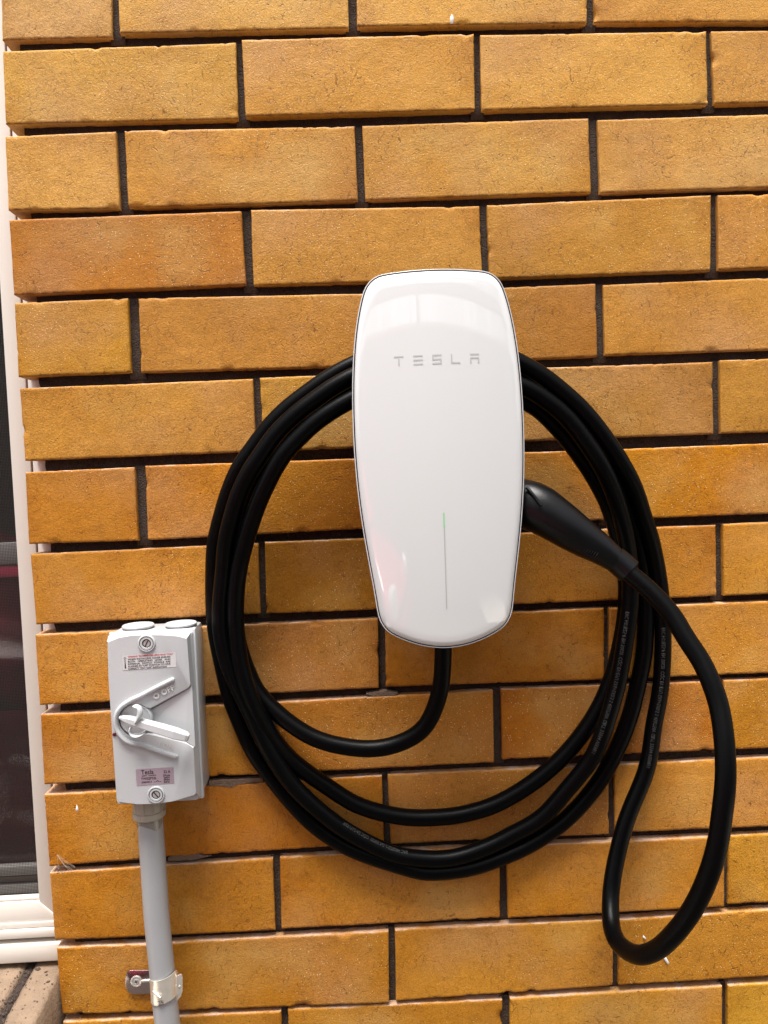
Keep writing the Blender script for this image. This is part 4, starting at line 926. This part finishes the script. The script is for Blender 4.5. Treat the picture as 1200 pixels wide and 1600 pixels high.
captive((0.1289, -0.0630, 1.1956), 62); captive((0.1299, -0.0630, 1.0477), -52)
lathe('indicator_dot', [(.0018, 0), (.0018, .0005), (.0014, .0008), (.0001, .0008)], (0.0933, -0.0622, 1.1087), (0, -1, 0), M['red_dot'], sw, 20)
# embossed legends
def dirv(a, b): return Vector(b)-Vector(a)
du = dirv((0.1215, -0.0620, 1.1432), (0.1503, -0.0620, 1.1564)); dl = dirv((0.1191, -0.0620, 1.0995), (0.1527, -0.0620, 1.0852))
text_on('off_legend', 'O OFF', .0072, (0.1337, -0.0624, 1.1408), du, M['emboss'], sw, extrude=.0007, bevel=.0002, spacing=1.08, offset=.00008)
text_on('on_legend', 'I ON', .0062, (0.1344, -0.0624, 1.0963), dl, M['on_print'], sw, spacing=1.15)
# stickers
def sticker(name, P_, mat, y): return mesh(name, [(q[0], y, q[2]) for q in P_], [(0, 1, 2, 3)], mat, sw)
sticker('warning_label', [(0.1047, -0.0623, 1.1848), (0.1559, -0.0623, 1.1858), (0.1557, -0.0623, 1.1715), (0.1049, -0.0623, 1.1706)], M['label_clear'], YF-.00025)
wd = dirv((0.1047, -0.0623, 1.1848), (0.1559, -0.0623, 1.1858))
lines = ['WHEN INSTALLING COVER ENSURE', 'BOTH   OPERATING   LEVER   AND', 'INTERNAL  SWITCH  TOGGLE  ARE', 'ALIGNED IN "OFF" POSITION TO GIVE', 'CORRECT "ON"-"OFF" INDICATION']
def fit_text(name, body, p_, size, width, mat, d_, y):
    V, F = text_mesh(body, size, offset=.00005); w = max(v.x for v in V); xs = width/w
    x = Vector(d_).normalized(); nn = Vector((0, -1, 0)); yv = nn.cross(x); o_ = Vector((p_[0], y, p_[2]))
    return mesh(name, [o_+x*v.x*xs+yv*v.y for v in V], F, mat, sw)
fit_text('warning_text', 'WARNING: "RECOMMENDED USING HAND TOOLS"', (0.1104, -0.0623, 1.1827), .0022, .0430, M['ink_red'], wd, YF-.0004)
for k, s in enumerate(lines):
    fit_text('warning_text', s, [(0.1102, -0.0623, 1.1801), (0.1101, -0.0623, 1.1778), (0.1100, -0.0623, 1.1755), (0.1099, -0.0623, 1.1732), (0.1097, -0.0623, 1.1709)][k], .0023, .0405 if k < 4 else .037, M['ink'], wd, YF-.0004)
text_on('pictogram', 'o', .0045, (0.1063, -0.0627, 1.1811), wd, M['ink'], sw)
p1, p2 = (0.1073, -0.0625, 1.1807), (0.1074, -0.0625, 1.1723)
mesh('pictogram', [(p1[0]-.0002, YF-.0004, p1[2]), (p1[0]+.0002, YF-.0004, p1[2]), (p2[0]+.0007, YF-.0004, p2[2]), (p2[0]-.0007, YF-.0004, p2[2])], [(0, 1, 2, 3)], M['ink'], sw)
sticker('rating_label', [(0.1117, -0.0623, 1.0734), (0.1479, -0.0623, 1.0739), (0.1478, -0.0623, 1.0578), (0.1117, -0.0623, 1.0572)], M['label_pink'], YF-.00025)
fit_text('rating_text', 'Tesla', (0.1166, -0.0623, 1.0681), .0062, .0120, M['ink'], wd, YF-.0004)
fit_text('rating_text', 'SUPPLY   CONTROL', (0.1171, -0.0623, 1.0662), .0013, .0140, M['ink'], wd, YF-.0004)
fit_text('rating_text', 'TWIS2P32L', (0.1163, -0.0623, 1.0627), .0033, .0150, M['ink'], wd, YF-.0004)
fit_text('rating_text', 'AS60947.3', (0.1164, -0.0623, 1.0596), .0024, .0100, M['ink'], wd, YF-.0004)
fit_text('rating_text', '-^-', (0.1281, -0.0623, 1.0596), .0028, .0075, M['ink'], wd, YF-.0004)
fit_text('rating_text', '32 A', (0.1381, -0.0623, 1.0683), .0038, .0066, M['ink'], wd, YF-.0004)
for k, s in enumerate(('2Pole', '500V', 'IP66', '50Hz')):
    fit_text('rating_text', s, [(0.1373, -0.0623, 1.0653), (0.1380, -0.0623, 1.0631), (0.1379, -0.0623, 1.0610), (0.1377, -0.0623, 1.0588)][k], .0024, .0070 if k == 0 else .0060, M['ink'], wd, YF-.0004)
# blanking plugs on top
for p_ in ((0.1103, -0.0240, 1.2104), (0.1531, -0.0240, 1.2104)):
    lathe('blanking_plug', [(.0135, -.004), (.0135, .0010), (.0158, .0012), (.0158, .0026), (.0150, .0034), (.0110, .0037), (.0100, .0032), (.0001, .0032)], (p_[0], -.0215, Z1+.0006), (0, 0, 1), SM, sw, 48)
rebase(sw)

# ------------------------------------------------------------------ conduit and clamp
cd = thing('conduit', 'grey plastic conduit running down from the isolator switch', 'conduit', (.11, -.03, .70))
XC = .1132; YC = -.0285
lathe('adaptor', [(.0148, .0), (.0152, -.0010), (.0152, -.0165), (.0162, -.0170), (.0165, -.0225), (.0150, -.0238), (.0128, -.0240)], (XC-.0005, YC, Z0+.001), (0, 0, 1), M['adaptor'], cd, 44)
for k in range(10):
    a = 2*math.pi*k/10+.2
    box('adaptor_rib', -.0007, .0007, -.0007, .0007, -.016, .0, M['adaptor'], cd, .0003).location = (XC+.0153*math.cos(a), YC+.0153*math.sin(a), Z0)
pts = catmull([(XC-.0002, YC, Z0-.008), (0.1133, -0.0285, 1.0027), (0.1140, -0.0285, 0.9595), (0.1144, -0.0285, 0.9094), (0.1164, -0.0285, 0.8622), (0.1189, -0.0285, 0.8012), (0.1216, -0.0285, 0.7465), (0.1270, -0.0285, 0.5873)], .01)
sweep('pipe', pts, .0127, M['conduit'], cd, 48)
V = []; F = []; n_ = 26
zg = Z0-.024
for k in range(n_+1):
    a = math.pi*(1.03+.94*k/n_); dz = .0065+.0030*math.cos(k*.32)+.0006*math.sin(k*.7)
    for z in (zg, zg-dz): V.append((XC+.01285*math.cos(a), YC+.01285*math.sin(a), z))
for k in range(n_): F.append((2*k, 2*k+2, 2*k+3, 2*k+1))
mesh('glue_band', V, F, M['glue'], cd, True)
rebase(cd)

cl = thing('pipe_clamp', 'shiny zinc saddle clamp with one screwed tab holding the grey conduit', 'clamp', (.10, 0, (0.0828, 0.0000, 0.8234)[2]))
XK = (0.1179, -0.0285, 0.8297)[0]
zc1 = (0.1245, -0.0400, 0.8370)[2]
tilt = .24
V = []; F = []; ns = 28; hw = .0125; R0, R1 = .0131, .0142
for k in range(ns+1):
    a = math.pi*(1.0+1.12*k/ns)       # left side, over the front, to the right ear
    for w in (-hw, hw):
        wid = w*(1 if k < ns-5 else 1-.09*(k-(ns-5))**1.2)
        for R_ in (R0, R1):
            V.append((XK+.0005+R_*math.cos(a), YC+R_*math.sin(a), zc1+wid+tilt*(R_*math.cos(a))))
for k in range(ns):
    i = 4*k; j = i+4
    F += [(i+1, i+3, j+3, j+1), (i, j, j+2, i+2), (i, i+1, j+1, j), (i+2, j+2, j+3, i+3)]
F += [(0, 2, 3, 1), (4*ns, 4*ns+1, 4*ns+3, 4*ns+2)]
o = mesh('strap', V, F, M['zinc'], cl, True); o.data.set_sharp_from_angle(angle=math.radians(40))
prism('strap_ear', XZ((0.1299, -0.0310, 0.8448), (0.1346, -0.0310, 0.8479), (0.1372, -0.0310, 0.8480), (0.1381, -0.0310, 0.8450), (0.1373, -0.0310, 0.8302), (0.1354, -0.0310, 0.8249), (0.1313, -0.0310, 0.8204), (0.1286, -0.0310, 0.8192)), -.0322, -.0310, M['zinc'], cl, .0003)
# tab against the wall
t0, t1, t2, t3 = [(0.0752, -0.0030, 0.8390), (0.0991, -0.0030, 0.8368), (0.0984, -0.0030, 0.8118), (0.0771, -0.0030, 0.8131)]
tb = XZ((0.0764, -0.0030, 0.8382), (0.1118, -0.0030, 0.8361), (0.1111, -0.0030, 0.8110), (0.0770, -0.0030, 0.8124), (0.0729, -0.0030, 0.8162), (0.0712, -0.0030, 0.8212), (0.0713, -0.0030, 0.8302), (0.0733, -0.0030, 0.8357))
prism('tab', tb, -.0045, -.0028, M['zinc_red'], cl, .0005)
pc = (0.0830, -0.0050, 0.8263)
lathe('screw_boss', [(.0060, .0), (.0060, .0009), (.0050, .0014), (.0036, .0010), (.0034, .0002)], (pc[0], -.0045, pc[2]), (0, -1, 0), M['zinc'], cl, 32)
lathe('screw', [(.0033, .0), (.0033, .0007), (.0026, .0012), (.0001, .0012)], (pc[0], -.0045, pc[2]), (0, -1, 0), M['screw'], cl, 24)
for a in (.6, .6+math.pi/2):
    u = Vector((math.cos(a), 0, math.sin(a)))*.0018; w = Vector((-math.sin(a), 0, math.cos(a)))*.0004; q = Vector((pc[0], -.0059, pc[2]))
    mesh('cross_slot', [q+u+w, q+u-w, q-u-w, q-u+w], [(0, 1, 2, 3)], M['dark_gap'], cl)
box('stiffening_rib', pc[0]+.0055, pc[0]+.0150, -.0060, -.0044, pc[2]-.0012, pc[2]+.0012, M['zinc'], cl, .0006)
sweep('stiffening_rib', [Vector((0.1104, -0.0400, 0.8372)), Vector((0.1158, -0.0440, 0.8349)), Vector((0.1185, -0.0450, 0.8334))], .0012, M['zinc'], cl, 8)
lathe('dimple', [(.0012, -.001), (.0012, .0004), (.0006, .0008), (.0001, .0008)], (0.1345, -0.0325, 0.8357), (.35, -.93, 0), M['zinc'], cl, 14)
text_on('stamp', '25', .0062, (0.1151, -0.0435, 0.8246), (1, 0, .12), M['zinc_red'], cl, extrude=.0002)
rebase(cl)

# ------------------------------------------------------------------ what the gloss reflects: carport edge and boundary fence behind the viewer
fn = thing('boundary_fence', 'cream sheet fence across the driveway, seen only in reflections', 'fence', (0, -4.2, 0))
V = []; F = []; nn = 240
for k in range(nn+1):
    x = -6+12*k/nn; y = -4.2+(.02 if k % 4 in (0, 1) else -.02)
    V += [(x, y, 0), (x, y, 2.65)]
for k in range(nn): F.append((2*k, 2*k+1, 2*k+3, 2*k+2))
mesh('fence_sheet', V, F, M['fence'], fn); box('top_rail', -6, 6, -4.23, -4.17, 2.652, 2.7, M['frame'], fn, .004); rebase(fn)
cp = thing('carport_frame', 'grey painted carport posts and beam behind the viewer, seen only in reflections', 'carport', (0, -3.1, 0))
for x in (-4.9, .22, 3.0): box('post', x, x+.09, -3.15, -3.05, 0, 3.1, M['timber'], cp, .006)
box('beam', -5.0, 3.6, -3.16, -3.04, 2.60, 2.70, M['timber'], cp, .006)
box('beam', -5.0, 3.6, -3.16, -3.04, 3.101, 3.20, M['timber'], cp, .006)
rl = random.Random(4)
for k in range(85):
    x = -4.6+k*.095
    if any(abs(x-q-.045) < .075 for q in (-4.9, .22, 3.0)): continue
    w_ = rl.uniform(.006, .014)
    if rl.random() < .35: continue
    box('batten', x, x+w_, -3.115, -3.085, 2.36, 2.598, M['fence'], cp); box('batten', x, x+w_, -3.115, -3.085, 2.702, 3.099, M['fence'], cp)
rebase(cp)

# ------------------------------------------------------------------ maroon car whose flank shows in the window and the charger
M['car_paint'] = plain('maroon_car_paint', (.62, .02, .075), .22, coat=1.0, spec=.6)
M['car_glass'] = plain('dark_car_glass', (.02, .022, .025), .04, spec=.8)
M['tyre'] = plain('tyre_rubber', (.015, .015, .015), .8)
M['rim'] = plain('alloy_rim', (.55, .55, .56), .25, metal=1)
M['lamp'] = plain('lamp_lens', (.75, .75, .72), .08, spec=.8)
M['trim'] = plain('black_trim', (.012, .012, .012), .5)
car = thing('parked_car', 'maroon hatchback behind the viewer, seen only as reflections in window and charger', 'car', (-2.35, -2.62, 0))
def body_section(x):
    "lower body: half width, sill height, shoulder height, bonnet or deck height at distance x from the nose"
    f = lambda xs, ys: ys[0] if x <= xs[0] else ys[-1] if x >= xs[-1] else next(ys[i]+(ys[i+1]-ys[i])*(x-xs[i])/(xs[i+1]-xs[i]) for i in range(len(xs)-1) if xs[i] <= x <= xs[i+1])
    hw = f([0, .08, .3, .8, 3.2, 3.9, 4.15, 4.2], [.45, .62, .78, .84, .85, .80, .68, .6])
    zb = f([0, .1, .4, 3.7, 4.1, 4.2], [.34, .22, .18, .18, .26, .36])
    zs = f([0, .1, .5, 1.2, 3.6, 4.1, 4.2], [.52, .62, .74, .84, .92, .90, .80])
    zt = f([0, .1, .4, 1.15, 3.6, 4.1, 4.2], [.56, .68, .80, .96, .99, .94, .84])
    return hw, zb, zs, zt
NX = 44; V = []; F = []; prof = 16
for i in range(NX+1):
    x = 4.2*(i/NX)
    hw, zb, zs, zt = body_section(x)
    ring = [(-hw*.90, zb), (-hw*.99, zb+.10), (-hw, zb+.22), (-hw*.995, (zb+zs)/2+.05), (-hw*.97, zs-.03), (-hw*.93, zs), (-hw*.75, zt-.02), (-hw*.4, zt), (hw*.4, zt), (hw*.75, zt-.02), (hw*.93, zs), (hw*.97, zs-.03), (hw*.995, (zb+zs)/2+.05), (hw, zb+.22), (hw*.99, zb+.10), (hw*.90, zb)]
    for y, z in ring: V.append((-.28-x, -2.62+y, z))
for i in range(NX):
    for k in range(prof): k2 = (k+1) % prof; F.append((i*prof+k, (i+1)*prof+k, (i+1)*prof+k2, i*prof+k2))
F += [tuple(range(prof-1, -1, -1)), tuple(NX*prof+k for k in range(prof))]
o = mesh('body', V, F, M['car_paint'], car, True); o.data.set_sharp_from_angle(angle=math.radians(50))
def cabin(name, mat, grow, zlo, zhi):
    V = []; F = []
    secs = [(1.02, .70, .96, .97), (1.75, .66, .97, 1.38), (2.3, .65, .97, 1.46), (3.0, .65, .97, 1.45), (3.65, .62, .97, 1.33), (4.02, .58, .95, .99)]
    for x, hw, z0_, z1_ in secs:
        za = z0_+(z1_-z0_)*zlo; zb_ = z0_+(z1_-z0_)*zhi
        wa = (hw+.10)*(1-.17*zlo)+grow; wb = (hw+.10)*(1-.17*zhi)+grow
        V += [(-.28-x, -2.62-wa, za), (-.28-x, -2.62-wb, zb_), (-.28-x, -2.62+wb, zb_), (-.28-x, -2.62+wa, za)]
    n_ = len(secs)
    for i in range(n_-1):
        for k in range(4): k2 = (k+1) % 4; F.append((4*i+k, 4*i+4+k, 4*i+4+k2, 4*i+k2))
    F += [(3, 2, 1, 0), tuple(4*(n_-1)+k for k in range(4))]
    o = mesh(name, V, F, mat, car, False); md = o.modifiers.new('b', 'BEVEL'); md.width = .02; md.segments = 2
    return o
cabin('glasshouse', M['car_glass'], 0, 0, .93)
cabin('roof', M['car_paint'], .012, .90, 1.02)
for xx in (1.06, 2.12, 3.05):
    for sgn in (-1, 1): sweep('pillar', [(-.28-xx-.02, -2.62+sgn*.775, .95), (-.28-(1.72 if xx < 2 else xx+.03), -2.62+sgn*.655, 1.40 if xx > 2 else 1.36)], .028, M['car_paint'] if xx < 2 else M['trim'], car, 8)
for xx in (.80, 3.30):
    for sgn in (-1, 1):
        c = (-.28-xx, -2.62+sgn*.70, .31)
        w = lathe('wheel', [(.22, 0), (.31, .01), (.315, .04), (.315, .15), (.30, .175), (.215, .18), (.21, .16), (.20, .15)], c, (0, sgn, 0), M['tyre'], car, 36)
        r_ = lathe('rim', [(.205, .10), (.205, .155), (.19, .165), (.05, .150), (.03, .165), (.001, .165)], c, (0, sgn, 0), M['rim'], w, 30)
        sweep('wheel_arch', [(c[0]+.36*math.cos(a), -2.62+sgn*.855, .31+.36*math.sin(a)) for a in [math.pi*q/14 for q in range(15)]], .018, M['trim'], car, 8)
for sgn in (-1, 1):
    lathe('headlight', [(.11, -.03), (.11, .02), (.08, .05), (.001, .06)], (-.36, -2.62+sgn*.50, .62), (1, sgn*.5, .25), M['lamp'], car, 24)
    box('door_mirror', -1.50, -1.38, -2.62+sgn*.95-.07, -2.62+sgn*.95+.07, .98, 1.10, M['car_paint'], car, .03, 3)
    for xx in (1.95, 2.95): box('door_handle', -.28-xx-.09, -.28-xx+.09, -2.62+sgn*.855-.012, -2.62+sgn*.855+.012, .80, .825, M['car_paint'], car, .008)
box('bumper', -.42, -.24, -3.20, -2.04, .26, .46, M['car_paint'], car, .05, 4)
box('grille', -.30, -.262, -2.95, -2.29, .49, .56, M['trim'], car, .01)
for zz, yy in ((.43, -1.765), (.235, -1.775)):  # pale strips added to read as white highlight streaks in the window
    sweep('highlight_strip', [(-.28-x_, yy+(.10 if x_ < .5 else 0), zz) for x_ in (.45, .6, 1.0, 2.0, 3.0, 3.8)], .021, M['lamp'], car, 10)
rebase(car)
